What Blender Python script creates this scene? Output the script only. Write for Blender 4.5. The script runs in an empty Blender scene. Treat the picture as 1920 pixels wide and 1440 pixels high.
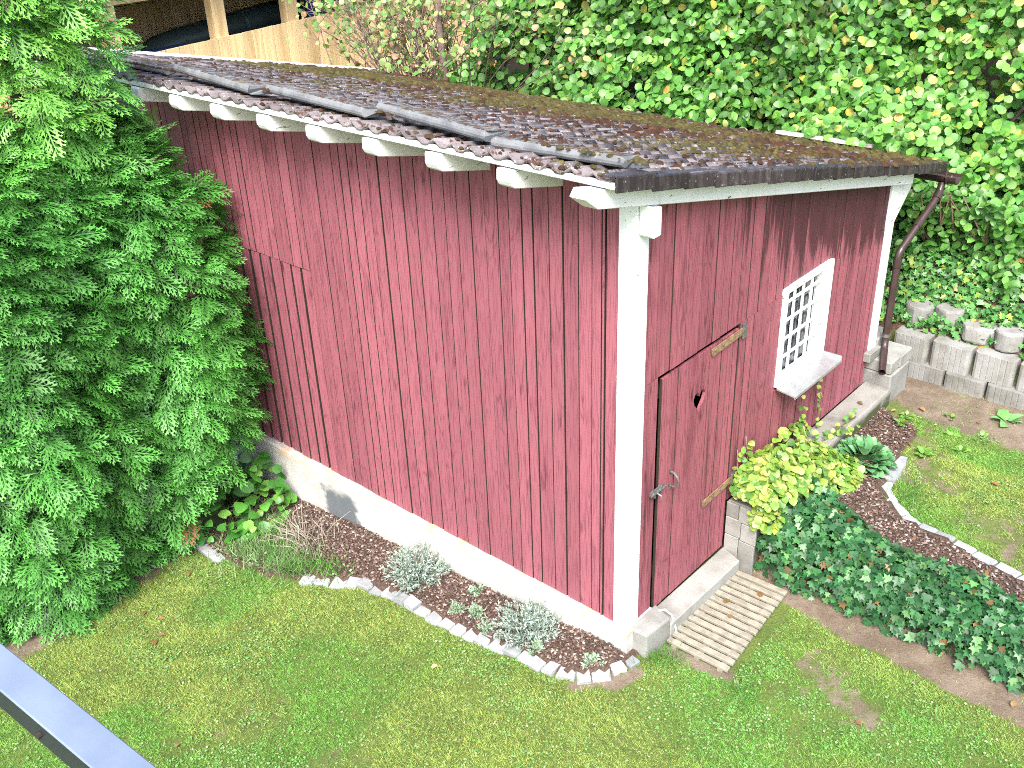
import bpy, bmesh, math, random
import numpy as np
from mathutils import Matrix, Vector

random.seed(7)
rng = np.random.default_rng(11)
S = bpy.context.scene
COL = S.collection
R = math.radians

# ------------------------------------------------------------------ camera, sky, sun, exposure
CAM_POS = np.array([-4.2653, -2.9624, 4.7249])
CAM_R = np.array([[0.661896, -0.748713, -0.036377], [-0.378686, -0.292106, -0.87822], [0.646909, 0.595066, -0.476871]])
LENS = 35.333
cd = bpy.data.cameras.new("camera")
cam = bpy.data.objects.new("camera", cd)
COL.objects.link(cam)
cd.sensor_width = 36.0
cd.lens = LENS
cd.clip_start = 0.05
cd.clip_end = 500.0
_m = Matrix.Identity(4)
for i in range(3):
    _m[i][0] = CAM_R[0][i]
    _m[i][1] = -CAM_R[1][i]
    _m[i][2] = -CAM_R[2][i]
    _m[i][3] = CAM_POS[i]
cam.matrix_world = _m
S.camera = cam

SUN_EL, SUN_AZ = R(50), R(236)          # azimuth measured from +Y clockwise
W = bpy.data.worlds.new("World")
S.world = W
W.use_nodes = True
nt = W.node_tree
nt.nodes.clear()
sky = nt.nodes.new("ShaderNodeTexSky")
sky.sky_type = 'NISHITA'
sky.sun_disc = False
sky.sun_elevation = SUN_EL
sky.sun_rotation = SUN_AZ
sky.air_density = 1.0
sky.dust_density = 4.0
sky.ozone_density = 1.0
bg = nt.nodes.new("ShaderNodeBackground")
bg.inputs[1].default_value = 0.10
wo = nt.nodes.new("ShaderNodeOutputWorld")
nt.links.new(sky.outputs[0], bg.inputs[0])
nt.links.new(bg.outputs[0], wo.inputs[0])

sd = bpy.data.lights.new("sun", 'SUN')
sd.energy = 1.5
sd.angle = R(26)
sd.color = (1.0, 0.965, 0.91)
sun = bpy.data.objects.new("sun", sd)
COL.objects.link(sun)
_sdir = Vector((math.sin(SUN_AZ) * math.cos(SUN_EL), math.cos(SUN_AZ) * math.cos(SUN_EL), math.sin(SUN_EL)))
sun.rotation_euler = (-_sdir).to_track_quat('-Z', 'Y').to_euler()
sun.location = (-6, -4, 12)

S.view_settings.view_transform = 'Standard'
S.view_settings.look = 'None'
S.view_settings.gamma = 1.0
S.view_settings.use_curve_mapping = False
S.view_settings.exposure = 2.28
S.render.engine = 'CYCLES'
S.cycles.max_bounces = 6
S.cycles.diffuse_bounces = 2
S.cycles.glossy_bounces = 2
S.cycles.transmission_bounces = 4
S.cycles.transparent_max_bounces = 4
S.cycles.use_denoising = False
S.cycles.pixel_filter_type = 'BLACKMAN_HARRIS'
S.cycles.filter_width = 1.0


# ------------------------------------------------------------------ terrain function
def ss(a, b, x):
    t = np.clip((np.asarray(x, float) - a) / (b - a), 0, 1)
    return t * t * (3 - 2 * t)


def H(x, y):
    x = np.asarray(x, float)
    y = np.asarray(y, float)
    lo = -0.2 - 0.085 * np.clip(y, -0.6, 5.5) * ss(-.3, .6, y)
    k = ss(1.36, 1.56, x)
    z = lo * (1 - k) + 0.2 * k
    z = z + ss(4.3, 4.42, x) * .36 + np.clip(x - 4.4, 0, 5) * .75 * (1 - ss(5, 8.5, y))
    return z


def vnoise(x, y, s, seed=0):
    """cheap value noise 0..1"""
    r = np.random.default_rng(100 + seed)
    g = r.random((64, 64))
    u = np.asarray(x) * s + 17.3
    v = np.asarray(y) * s + 9.1
    i = np.floor(u).astype(int)
    j = np.floor(v).astype(int)
    fu = u - i
    fv = v - j
    fu = fu * fu * (3 - 2 * fu)
    fv = fv * fv * (3 - 2 * fv)
    a = g[i % 64, j % 64]
    b = g[(i + 1) % 64, j % 64]
    c = g[i % 64, (j + 1) % 64]
    d = g[(i + 1) % 64, (j + 1) % 64]
    return (a * (1 - fu) + b * fu) * (1 - fv) + (c * (1 - fu) + d * fu) * fv


def in_view(P, m=0.12):
    """which world points the photograph could see (with a margin): keeps the plant counts down"""
    Q = (np.asarray(P) - CAM_POS) @ CAM_R.T
    f = LENS / 36.0
    u = f * Q[:, 0] / Q[:, 2]
    v = f * Q[:, 1] / Q[:, 2]
    return (Q[:, 2] > 0.1) & (np.abs(u) < 0.5 + m) & (np.abs(v) < 0.375 + m)


# ------------------------------------------------------------------ object helpers
def link(name, me, parent=None):
    o = bpy.data.objects.new(name, me)
    COL.objects.link(o)
    if parent is not None:
        o.parent = parent
        w = Matrix.Identity(4)
        if parent.parent is None:
            w = Matrix.Translation(parent.location)
        o.matrix_parent_inverse = w.inverted()
    return o


def thing(name, loc, label, cat, group=None):
    o = bpy.data.objects.new(name, None)
    o.empty_display_size = 0.1
    COL.objects.link(o)
    o.location = loc
    o['label'] = label
    o['category'] = cat
    if group:
        o['group'] = group
    return o


def tag(o, label, cat, group=None):
    o['label'] = label
    o['category'] = cat
    if group:
        o['group'] = group
    return o


def kind(o, k):
    o['kind'] = k
    return o


def npmesh(name, V, F, mat, C=None, smooth=False):
    """V (n,3); F list of int arrays (m,k); C (n,3) colours"""
    me = bpy.data.meshes.new(name)
    V = np.asarray(V, np.float32)
    if not isinstance(F, list):
        F = [F]
    me.vertices.add(len(V))
    me.vertices.foreach_set("co", V.ravel())
    idx = np.concatenate([np.asarray(f, np.int32).ravel() for f in F])
    tot = np.concatenate([np.full(len(f), np.asarray(f).shape[1], np.int32) for f in F])
    st = np.concatenate([[0], np.cumsum(tot)[:-1]]).astype(np.int32)
    me.loops.add(len(idx))
    me.loops.foreach_set("vertex_index", idx)
    me.polygons.add(len(tot))
    me.polygons.foreach_set("loop_start", st)
    me.polygons.foreach_set("loop_total", tot)
    if smooth:
        me.polygons.foreach_set("use_smooth", np.ones(len(tot), bool))
    me.update(calc_edges=True)
    if C is not None:
        a = me.color_attributes.new("Col", 'FLOAT_COLOR', 'POINT')
        c4 = np.ones((len(V), 4), np.float32)
        c4[:, :3] = C
        a.data.foreach_set("color", c4.ravel())
    if mat:
        me.materials.append(mat)
    return me


class B:
    """collects simple solids into one mesh"""

    def __init__(self):
        self.v = []
        self.f = []

    def add(self, vs, fs):
        o = len(self.v)
        self.v += [tuple(p) for p in vs]
        self.f += [tuple(i + o for i in f) for f in fs]
        return self

    def box(self, x0, x1, y0, y1, z0, z1, M=None):
        vs = [(x, y, z) for z in (z0, z1) for y in (y0, y1) for x in (x0, x1)]
        if M is not None:
            vs = [tuple(M @ Vector(p)) for p in vs]
        return self.add(vs, [(0, 2, 3, 1), (4, 5, 7, 6), (0, 1, 5, 4), (2, 6, 7, 3), (0, 4, 6, 2), (1, 3, 7, 5)])

    def prism(self, poly, a, b, axis, M=None):
        """poly (u,v) extruded a..b along axis: 'y' -> (u,t,v)  'x' -> (t,u,v)  'z' -> (u,v,t)"""
        n = len(poly)
        mk = {'y': lambda u, v, t: (u, t, v), 'x': lambda u, v, t: (t, u, v), 'z': lambda u, v, t: (u, v, t)}[axis]
        vs = [mk(u, v, a) for u, v in poly] + [mk(u, v, b) for u, v in poly]
        if M is not None:
            vs = [tuple(M @ Vector(p)) for p in vs]
        fs = [tuple(range(n))[::-1], tuple(range(n, 2 * n))] + [(i, (i + 1) % n, (i + 1) % n + n, i + n) for i in range(n)]
        return self.add(vs, fs)

    def tube(self, pts, rad, n=10, cap=True):
        pts = [Vector(p) for p in pts]
        if not hasattr(rad, '__len__'):
            rad = [rad] * len(pts)
        o = len(self.v)
        up = None
        for i, p in enumerate(pts):
            d = (pts[min(i + 1, len(pts) - 1)] - pts[max(i - 1, 0)]).normalized()
            if up is None:
                up = d.orthogonal().normalized()
            up = (up - d * up.dot(d)).normalized()
            s = d.cross(up)
            for k in range(n):
                a = 2 * math.pi * k / n
                self.v.append(tuple(p + (up * math.cos(a) + s * math.sin(a)) * rad[i]))
        for i in range(len(pts) - 1):
            for k in range(n):
                a, b = o + i * n + k, o + i * n + (k + 1) % n
                self.f.append((a, b, b + n, a + n))
        if cap:
            self.f.append(tuple(range(o, o + n))[::-1])
            e = o + (len(pts) - 1) * n
            self.f.append(tuple(range(e, e + n)))
        return self

    def mesh(self, name, mat, bevel=0.0, seg=1, smooth=False, disp=0.0):
        bm = bmesh.new()
        vs = [bm.verts.new(p) for p in self.v]
        for f in self.f:
            try:
                bm.faces.new([vs[i] for i in f])
            except ValueError:
                pass
        bmesh.ops.recalc_face_normals(bm, faces=bm.faces)
        if bevel:
            bmesh.ops.bevel(bm, geom=list(bm.edges), offset=bevel, segments=seg, profile=0.5, affect='EDGES', clamp_overlap=True)
        if disp:
            for v in bm.verts:
                v.co += Vector((random.uniform(-1, 1), random.uniform(-1, 1), random.uniform(-1, 1))) * disp
        if smooth:
            for f in bm.faces:
                f.smooth = True
        me = bpy.data.meshes.new(name)
        bm.to_mesh(me)
        bm.free()
        if mat:
            me.materials.append(mat)
        return me

    def build(self, name, mat, parent=None, **k):
        return link(name, self.mesh(name, mat, **k), parent)


def box(name, mat, parent, x0, x1, y0, y1, z0, z1, **k):
    return B().box(x0, x1, y0, y1, z0, z1).build(name, mat, parent, **k)


# ------------------------------------------------------------------ materials
class NT:
    def __init__(self, name):
        self.m = bpy.data.materials.new(name)
        self.m.use_nodes = True
        self.t = self.m.node_tree
        self.t.nodes.clear()
        self.out = self.t.nodes.new("ShaderNodeOutputMaterial")
        self.b = self.t.nodes.new("ShaderNodeBsdfPrincipled")
        self.t.links.new(self.b.outputs[0], self.out.inputs[0])
        self.b.inputs["Roughness"].default_value = 0.7
        self.b.inputs["Specular IOR Level"].default_value = 0.3

    def n(self, ty, **k):
        x = self.t.nodes.new(ty)
        for a, v in k.items():
            setattr(x, a, v)
        return x

    def l(self, a, b):
        self.t.links.new(a, b)

    def pos(self, rand=0.0):
        g = self.n("ShaderNodeNewGeometry").outputs["Position"]
        if rand:
            oi = self.n("ShaderNodeObjectInfo").outputs["Random"]
            c = self.n("ShaderNodeCombineXYZ")
            for k, s in enumerate((rand, rand * 1.7, rand * 2.9)):
                self.l(self.math('MULTIPLY', oi, s), c.inputs[k])
            a = self.n("ShaderNodeVectorMath", operation='ADD')
            self.l(g, a.inputs[0])
            self.l(c.outputs[0], a.inputs[1])
            g = a.outputs[0]
        return g

    def scale(self, v, s):
        a = self.n("ShaderNodeVectorMath", operation='MULTIPLY')
        self.l(v, a.inputs[0])
        a.inputs[1].default_value = s
        return a.outputs[0]

    def noise(self, v, s=1.0, detail=4, rough=.55, dist=0.0):
        x = self.n("ShaderNodeTexNoise")
        self.l(v, x.inputs["Vector"])
        x.inputs["Scale"].default_value = s
        x.inputs["Detail"].default_value = detail
        x.inputs["Roughness"].default_value = rough
        x.inputs["Distortion"].default_value = dist
        return x.outputs[0]

    def voro(self, v, s=1.0, feature='F1'):
        x = self.n("ShaderNodeTexVoronoi", feature=feature)
        self.l(v, x.inputs["Vector"])
        x.inputs["Scale"].default_value = s
        return x.outputs

    def math(self, op, a, b=None, clamp=False):
        x = self.n("ShaderNodeMath", operation=op, use_clamp=clamp)
        for i, q in enumerate((a, b)):
            if q is None:
                continue
            if isinstance(q, (int, float)):
                x.inputs[i].default_value = q
            else:
                self.l(q, x.inputs[i])
        return x.outputs[0]

    def ramp(self, f, a, b, c=0.0, d=1.0):
        x = self.n("ShaderNodeMapRange", interpolation_type='SMOOTHSTEP')
        self.l(f, x.inputs[0])
        for i, q in enumerate((a, b, c, d)):
            x.inputs[i + 1].default_value = q
        return x.outputs[0]

    def mix(self, f, a, b, blend='MIX'):
        x = self.n("ShaderNodeMix", data_type='RGBA', blend_type=blend)
        for i, q in ((0, f), (6, a), (7, b)):
            if isinstance(q, (int, float)):
                x.inputs[i].default_value = q
            elif isinstance(q, tuple):
                x.inputs[i].default_value = q + (1,) if len(q) == 3 else q
            else:
                self.l(q, x.inputs[i])
        return x.outputs[2]

    def base(self, c):
        if isinstance(c, tuple):
            self.b.inputs["Base Color"].default_value = c + (1,)
        else:
            self.l(c, self.b.inputs["Base Color"])
        return self

    def bump(self, h, strength=.3, dist=.01):
        x = self.n("ShaderNodeBump")
        x.inputs["Strength"].default_value = strength
        x.inputs["Distance"].default_value = dist
        self.l(h, x.inputs["Height"])
        self.l(x.outputs[0], self.b.inputs["Normal"])
        return self

    def rough(self, r, spec=None):
        if isinstance(r, (int, float)):
            self.b.inputs["Roughness"].default_value = r
        else:
            self.l(r, self.b.inputs["Roughness"])
        if spec is not None:
            self.b.inputs["Specular IOR Level"].default_value = spec
        return self

    def rand(self):
        return self.n("ShaderNodeObjectInfo").outputs["Random"]

    def sep(self, v):
        x = self.n("ShaderNodeSeparateXYZ")
        self.l(v, x.inputs[0])
        return x.outputs


def m_red(name, light, dark, stain=False):
    t = NT(name)
    p = t.pos(31.0)
    n1 = t.noise(t.scale(p, (22, 22, .9)), 1, 5, .6, .4)
    fine = t.noise(t.scale(p, (150, 150, 5)), 1, 3, .6)
    ring = t.noise(t.scale(p, (7, 7, .75)), 1, 2, .5, .25)
    band = t.math('SINE', t.math('MULTIPLY', ring, 95.0))
    band = t.ramp(band, .45, 1.0)
    blot = t.noise(t.scale(p, (5, 5, 1.6)), 1, 4, .6)
    kv = t.voro(t.scale(p, (7, 7, 1.9)), 1)["Distance"]
    knot = t.ramp(kv, .14, .04)
    f = t.math('ADD', t.math('MULTIPLY', t.ramp(n1, .45, .75), .20), t.math('MULTIPLY', t.ramp(fine, .50, .66), .46))
    f = t.math('ADD', f, t.math('MULTIPLY', band, t.math('MULTIPLY', t.ramp(blot, .35, .65), .34)))
    f = t.math('ADD', f, t.math('MULTIPLY', knot, .45))
    f = t.math('ADD', f, t.math('MULTIPLY', t.ramp(blot, .55, .75), .15), clamp=True)
    c = t.mix(f, light, dark)
    br = t.n("ShaderNodeMapRange")
    t.l(t.rand(), br.inputs[0])
    br.inputs[3].default_value = .86
    br.inputs[4].default_value = 1.10
    hs = t.n("ShaderNodeHueSaturation")
    t.l(c, hs.inputs["Color"])
    t.l(br.outputs[0], hs.inputs["Value"])
    c = hs.outputs[0]
    # bleached flakes
    fl = t.noise(t.scale(p, (60, 60, 14)), 1, 4, .7)
    c = t.mix(t.math('MULTIPLY', t.ramp(fl, .68, .78), .35), c, (.42, .22, .25))
    if stain:
        q = t.pos()
        x, y, z = t.sep(q)
        st = t.noise(t.scale(q, (9, 9, .55)), 1, 5, .62, .3)
        # mildew runs down from the eaves on the low side of the wall
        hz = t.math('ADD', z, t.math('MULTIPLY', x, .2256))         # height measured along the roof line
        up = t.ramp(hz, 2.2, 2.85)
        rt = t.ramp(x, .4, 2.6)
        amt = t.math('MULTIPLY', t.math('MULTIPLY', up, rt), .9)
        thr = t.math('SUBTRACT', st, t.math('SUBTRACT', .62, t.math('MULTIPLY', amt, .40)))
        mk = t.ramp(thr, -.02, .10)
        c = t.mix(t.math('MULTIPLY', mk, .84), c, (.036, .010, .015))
        st2 = t.noise(t.scale(q, (5, 5, .9)), 1.3, 5, .65, .5)
        c = t.mix(t.math('MULTIPLY', t.ramp(st2, .54, .70), .55), c, (.10, .02, .035))
        lt = t.noise(t.scale(q, (14, 14, 1.2)), 1, 4, .6)
        c = t.mix(t.math('MULTIPLY', t.ramp(lt, .62, .74), .35), c, (.50, .17, .18))
    t.base(c).rough(.62, .35)
    hh = t.math('ADD', t.math('MULTIPLY', fine, .6), t.math('MULTIPLY', band, .3))
    t.bump(hh, .35, .004)
    return t.m


def m_white(name="white_paint", c0=(.70, .73, .73)):
    t = NT(name)
    p = t.pos(11.0)
    n = t.noise(t.scale(p, (6, 6, 6)), 1, 4)
    cr = t.noise(t.scale(p, (9, 60, 60)), 1, 3, .6, .4)
    c = t.mix(t.ramp(n, .4, .75, 0, .6), c0, (.58, .62, .61))
    dn = t.noise(t.scale(p, (16, 16, 3)), 1, 5, .65)
    c = t.mix(t.ramp(dn, .60, .74, 0, .45), c, (.36, .36, .33))
    sp = t.voro(p, 38)["Distance"]
    spn = t.noise(p, 5, 3)
    c = t.mix(t.math('MULTIPLY', t.ramp(sp, .16, .08), t.ramp(spn, .55, .65)), c, (.12, .12, .11))
    c = t.mix(t.ramp(cr, .66, .69, 0, .9), c, (.10, .10, .09))
    zz = t.sep(t.pos())[2]
    spl = t.math('MULTIPLY', t.ramp(zz, .55, -.05), t.ramp(t.noise(t.scale(p, (25, 25, 9)), 1, 5, .7), .42, .66))
    c = t.mix(t.math('MULTIPLY', spl, .6), c, (.20, .19, .16))
    t.base(c).rough(.5, .4).bump(t.noise(t.scale(p, (40, 40, 40)), 1, 3), .15, .004)
    return t.m


def m_leaf(name, rough=.45, spec=.45, trans=.3, attr=True, vein=0.0, tmul=(1.25, 1.15, .6)):
    t = NT(name)
    a = t.n("ShaderNodeVertexColor", layer_name="Col").outputs[0]
    p = t.pos()
    n = t.noise(p, 55, 2)
    c = t.mix(t.ramp(n, .3, .75, 0, .35), a, (0.02, .07, .012))
    t.base(c).rough(rough, spec)
    tr = t.n("ShaderNodeBsdfTranslucent")
    t.l(t.mix(1.0, c, tmul, 'MULTIPLY'), tr.inputs[0])
    ms = t.n("ShaderNodeMixShader")
    ms.inputs[0].default_value = trans
    t.l(t.b.outputs[0], ms.inputs[1])
    t.l(tr.outputs[0], ms.inputs[2])
    t.l(ms.outputs[0], t.out.inputs[0])
    return t.m


def m_vcol(name, rough=.8, spec=.2, var=.3):
    t = NT(name)
    a = t.n("ShaderNodeVertexColor", layer_name="Col").outputs[0]
    n = t.noise(t.pos(), 40, 4)
    c = t.mix(t.ramp(n, .3, .75, 0, var), a, (.03, .025, .02))
    t.base(c).rough(rough, spec)
    return t.m


def m_simple(name, c, c2=None, s=8, rough=.6, spec=.3, metal=0.0, bump=.1):
    t = NT(name)
    n = t.noise(t.pos(5.0), s, 5, .6)
    t.base(t.mix(t.ramp(n, .3, .72), c, c2 or tuple(q * .7 for q in c)))
    t.rough(rough, spec)
    t.b.inputs["Metallic"].default_value = metal
    if bump:
        t.bump(t.noise(t.pos(), s * 9, 3), bump, .004)
    return t.m


def m_concrete(name, c, c2, pit=True, stain=None):
    t = NT(name)
    p = t.pos(3.0)
    n = t.noise(p, 3.5, 6, .62)
    f = t.noise(p, 60, 4, .65)
    c_ = t.mix(t.ramp(n, .35, .7), c, c2)
    c_ = t.mix(t.ramp(f, .55, .75, 0, .35), c_, tuple(q * .45 for q in c))
    if pit:
        v = t.voro(p, 75)["Distance"]
        c_ = t.mix(t.math('MULTIPLY', t.ramp(v, .22, .10), t.ramp(t.noise(p, 16, 2), .45, .6)), c_, (.05, .05, .045))
    if stain:
        c_ = stain(t, c_)
    br = t.n("ShaderNodeMapRange")
    t.l(t.rand(), br.inputs[0])
    br.inputs[3].default_value = .78
    br.inputs[4].default_value = 1.12
    hs = t.n("ShaderNodeHueSaturation")
    t.l(c_, hs.inputs["Color"])
    t.l(br.outputs[0], hs.inputs["Value"])
    c_ = hs.outputs[0]
    t.base(c_).rough(.85, .2).bump(t.math('ADD', f, t.math('MULTIPLY', n, .5)), .4, .006)
    return t.m


def plinth_stain(t, c):
    q = t.pos()
    x, y, z = t.sep(q)
    n = t.noise(t.scale(q, (3, 5, 9)), 1, 4)
    n2 = t.noise(t.scale(q, (2, 2.2, 3)), 1, 4, .6)
    # rust wash just under the boards
    top = t.math('MULTIPLY', t.ramp(z, -.10, 0.0), t.ramp(n, .45, .65))
    c = t.mix(t.math('MULTIPLY', top, .75), c, (.42, .26, .13))
    # damp tide mark near the soil
    zz = t.math('ADD', z, t.math('MULTIPLY', y, .09))
    low = t.math('MULTIPLY', t.ramp(zz, -.06, -.17), t.ramp(n2, .38, .62))
    c = t.mix(t.math('MULTIPLY', low, .55), c, (.20, .21, .20))
    # one dark blue grey patch of bitumen on the wall foot
    d = t.math('ABSOLUTE', t.math('SUBTRACT', y, 2.98))
    e = t.math('ADD', t.math('MULTIPLY', d, 4.2), t.math('MULTIPLY', t.math('SUBTRACT', t.noise(q, 8, 4), .5), 1.3))
    zc = t.math('ADD', z, t.math('MULTIPLY', n, .25))
    pk = t.math('MULTIPLY', t.ramp(e, 1.05, .75), t.ramp(zc, .04, -.06))
    return t.mix(t.math('MULTIPLY', pk, .85), c, (.055, .072, .09))


def ledge_stain(t, c):
    q = t.pos()
    z = t.sep(q)[2]
    n = t.noise(t.scale(q, (4, 4, 8)), 1, 5)
    c = t.mix(t.math('MULTIPLY', t.ramp(z, .345, .30), t.ramp(n, .28, .5)), c, (.075, .085, .04))
    return t.mix(t.ramp(t.noise(q, 2.2, 4), .52, .66, 0, .75), c, (.13, .12, .10))


M_RED = m_red("red_boards", (.268, .086, .113), (.056, .009, .021))
M_REDF = m_red("red_boards_weathered", (.272, .082, .104), (.048, .008, .017), stain=True)
M_WHITE = m_white()
M_CONC_W = m_concrete("limewashed_plinth", (.43, .43, .415), (.33, .33, .31), pit=False, stain=plinth_stain)
M_CONC = m_concrete("old_concrete", (.27, .275, .26), (.18, .18, .165))
M_LEDGE = m_concrete("ledge_concrete", (.29, .29, .27), (.215, .21, .19), stain=ledge_stain)
M_BLOCK = m_concrete("planter_concrete", (.235, .24, .235), (.14, .138, .12))
M_STONE = m_concrete("granite", (.32, .34, .35), (.21, .225, .235), pit=True)
M_DARKWOOD = m_simple("dark_old_wood", (.035, .026, .02), rough=.9)
M_BROWN = m_simple("brown_pipe", (.045, .026, .026), (.03, .018, .018), rough=.35, spec=.5, bump=0)
M_METAL = m_simple("zinc", (.42, .43, .44), (.32, .33, .34), s=14, rough=.38, spec=.5, metal=.55)
M_RAIL_SKY = m_simple("rail_sky_reflection", (.19, .235, .31), (.13, .165, .23), s=5, rough=.35, spec=.5, metal=.2)  # light blue tone paints the sky's reflection on the rail top
M_RAILD = m_simple("anthracite_rail", (.018, .022, .035), (.012, .016, .026), s=5, rough=.4, spec=.4, bump=0)  # dark rail paint, with the side face's house shade put into it
M_IRON = m_simple("galvanised_iron", (.24, .24, .24), (.12, .11, .10), s=30, rough=.4, spec=.5, metal=.6)
M_HINGE = m_simple("pale_hinge", (.27, .19, .105), (.14, .085, .045), s=25, rough=.55)
M_CABLE = m_simple("white_cable", (.7, .7, .68), rough=.4, bump=0)
M_DUCT = m_simple("duct_metal", (.05, .075, .07), (.035, .05, .05), s=3, rough=.4, spec=.5, metal=.2)
M_BLUE = m_simple("blue_tarp", (.02, .05, .14), rough=.6)
M_BARK = m_simple("bark", (.16, .105, .075), (.09, .06, .045), s=22, rough=.9, bump=.4)
M_TWIG = m_simple("twig", (.21, .15, .13), (.12, .08, .07), s=22, rough=.85)
M_LEAF = m_leaf("broad_leaf", trans=.22, spec=.5)
M_IVY = m_leaf("ivy_leaf", rough=.42, spec=.38, trans=.10)
M_THUJA = m_leaf("thuja_spray", rough=.5, spec=.4, trans=.15, tmul=(1.1, 1.1, .7))
M_GRASS = m_leaf("grass_blade", rough=.5, spec=.35, trans=.25)
M_MULCH = m_vcol("bark_chips")
M_DRY = m_leaf("dry_leaf", rough=.7, spec=.2, trans=.2, tmul=(1, .8, .6))


def m_timber():
    t = NT("fresh_spruce")
    p = t.pos(23.0)
    n = t.noise(t.scale(p, (14, 14, .8)), 1, 5, .6, .4)
    fine = t.noise(t.scale(p, (120, 120, 4)), 1, 3)
    kv = t.voro(t.scale(p, (6, 6, 1.6)), 1)["Distance"]
    c = t.mix(t.ramp(n, .35, .7), (.70, .54, .31), (.56, .38, .18))
    c = t.mix(t.math('MULTIPLY', t.ramp(fine, .5, .7), .3), c, (.36, .2, .08))
    c = t.mix(t.ramp(kv, .10, .04, 0, .8), c, (.22, .10, .04))
    br = t.n("ShaderNodeMapRange")
    t.l(t.rand(), br.inputs[0])
    br.inputs[3].default_value = .8
    br.inputs[4].default_value = 1.1
    hs = t.n("ShaderNodeHueSaturation")
    t.l(c, hs.inputs["Color"])
    t.l(br.outputs[0], hs.inputs["Value"])
    t.base(hs.outputs[0]).rough(.6)
    return t.m


M_TIMBER = m_timber()


def m_tile(name="concrete_roof_tile"):
    t = NT(name)
    p = t.pos()
    n = t.noise(p, 6, 5, .6)
    f = t.noise(p, 70, 4, .7)
    c = t.mix(t.ramp(n, .35, .68), (.112, .098, .102), (.19, .172, .178))
    c = t.mix(t.ramp(f, .45, .7, 0, .5), c, (.09, .075, .08))
    li = t.noise(p, 17, 5, .7)
    c = t.mix(t.ramp(li, .59, .66, 0, .8), c, (.33, .315, .32))     # lichen
    v = t.voro(p, 42)["Distance"]
    c = t.mix(t.math('MULTIPLY', t.ramp(v, .25, .12), t.ramp(t.noise(p, 5, 2), .5, .6)), c, (.55, .55, .52))
    mo = t.noise(p, 11, 6, .7)
    c = t.mix(t.ramp(mo, .54, .60, 0, .92), c, (.050, .024, .015))    # flat dry moss film
    br = t.n("ShaderNodeMapRange")
    t.l(t.rand(), br.inputs[0])
    br.inputs[3].default_value = .75
    br.inputs[4].default_value = 1.15
    hs = t.n("ShaderNodeHueSaturation")
    t.l(c, hs.inputs["Color"])
    t.l(br.outputs[0], hs.inputs["Value"])
    t.base(hs.outputs[0]).rough(.85, .2).bump(f, .5, .006)
    return t.m


M_TILE = m_tile()


def m_verge():
    t = NT("verge_tile_brown")
    p = t.pos(7.0)
    z = t.sep(t.pos())[2]
    n = t.noise(t.scale(p, (20, 20, 5)), 1, 5)
    c = t.mix(t.ramp(n, .4, .7), (.020, .015, .018), (.055, .044, .047))
    br = t.n("ShaderNodeMapRange")
    t.l(t.rand(), br.inputs[0])
    br.inputs[3].default_value = .65
    br.inputs[4].default_value = 1.5
    hs = t.n("ShaderNodeHueSaturation")
    t.l(c, hs.inputs["Color"])
    t.l(br.outputs[0], hs.inputs["Value"])
    c = hs.outputs[0]
    f = t.noise(p, 60, 4, .7)
    c = t.mix(t.ramp(f, .62, .72, 0, .8), c, (.5, .48, .47))
    t.base(c).rough(.55, .4).bump(f, .3, .004)
    return t.m


M_VERGE = m_verge()


def m_slab():
    t = NT("cement_cover_slab")
    p = t.pos()
    n = t.noise(p, 7, 5)
    f = t.noise(p, 60, 4, .7)
    c = t.mix(t.ramp(n, .35, .7), (.165, .175, .185), (.10, .108, .118))
    c = t.mix(t.ramp(f, .60, .70, 0, .6), c, (.34, .35, .36))
    nz = t.sep(t.n("ShaderNodeNewGeometry").outputs["Normal"])[2]
    up = t.ramp(nz, .80, .94)
    li = t.noise(p, 19, 5, .7)
    c = t.mix(t.math('MULTIPLY', t.ramp(li, .44, .54), up), c, (.055, .030, .018))
    li2 = t.noise(p, 26, 5, .7)
    c = t.mix(t.math('MULTIPLY', t.ramp(li2, .60, .66), up), c, (.30, .29, .29))
    li3 = t.noise(p, 15, 5, .7)
    c = t.mix(t.math('MULTIPLY', t.ramp(li3, .55, .62), up), c, (.10, .085, .03))
    t.base(c).rough(.85, .2).bump(f, .5, .006)
    return t.m


M_SLAB = m_slab()
M_MOSS = m_vcol("roof_moss", rough=.95, spec=.05, var=.55)


def m_ground():
    t = NT("garden_ground")
    a = t.n("ShaderNodeVertexColor", layer_name="Col").outputs[0]
    s = t.n("ShaderNodeSeparateColor")
    t.l(a, s.inputs[0])
    bare, mulch, wild = s.outputs[0], s.outputs[1], s.outputs[2]
    p = t.pos()
    n = t.noise(p, 4, 6, .65)
    f = t.noise(p, 45, 5, .7)
    g = t.noise(p, 160, 3, .6)
    moss = t.mix(t.ramp(n, .35, .68), (.11, .155, .038), (.08, .125, .03))
    moss = t.mix(t.ramp(f, .45, .7), moss, (.075, .085, .028))
    moss = t.mix(t.ramp(g, .5, .68, 0, .6), moss, (.025, .028, .012))
    soil = t.mix(t.ramp(n, .35, .65), (.19, .155, .12), (.125, .098, .072))
    soil = t.mix(t.ramp(f, .5, .72, 0, .7), soil, (.10, .07, .05))
    soil = t.mix(t.ramp(g, .62, .72, 0, .5), soil, (.30, .27, .23))
    mu = t.mix(t.ramp(f, .4, .65), (.062, .042, .033), (.11, .078, .062))
    bn = t.math('ADD', bare, t.math('MULTIPLY', t.math('SUBTRACT', t.noise(p, 9, 5, .7), .5), 1.1))
    c = t.mix(t.ramp(bn, .38, .62), moss, soil)
    c = t.mix(t.ramp(mulch, .3, .6), c, mu)
    c = t.mix(t.ramp(wild, .3, .6), c, t.mix(t.ramp(f, .4, .6), (.05, .035, .022), (.09, .06, .04)))
    t.base(c).rough(.95, .1)
    t.bump(t.math('ADD', f, t.math('MULTIPLY', g, .6)), .6, .015)
    return t.m


M_GROUND = m_ground()

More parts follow.
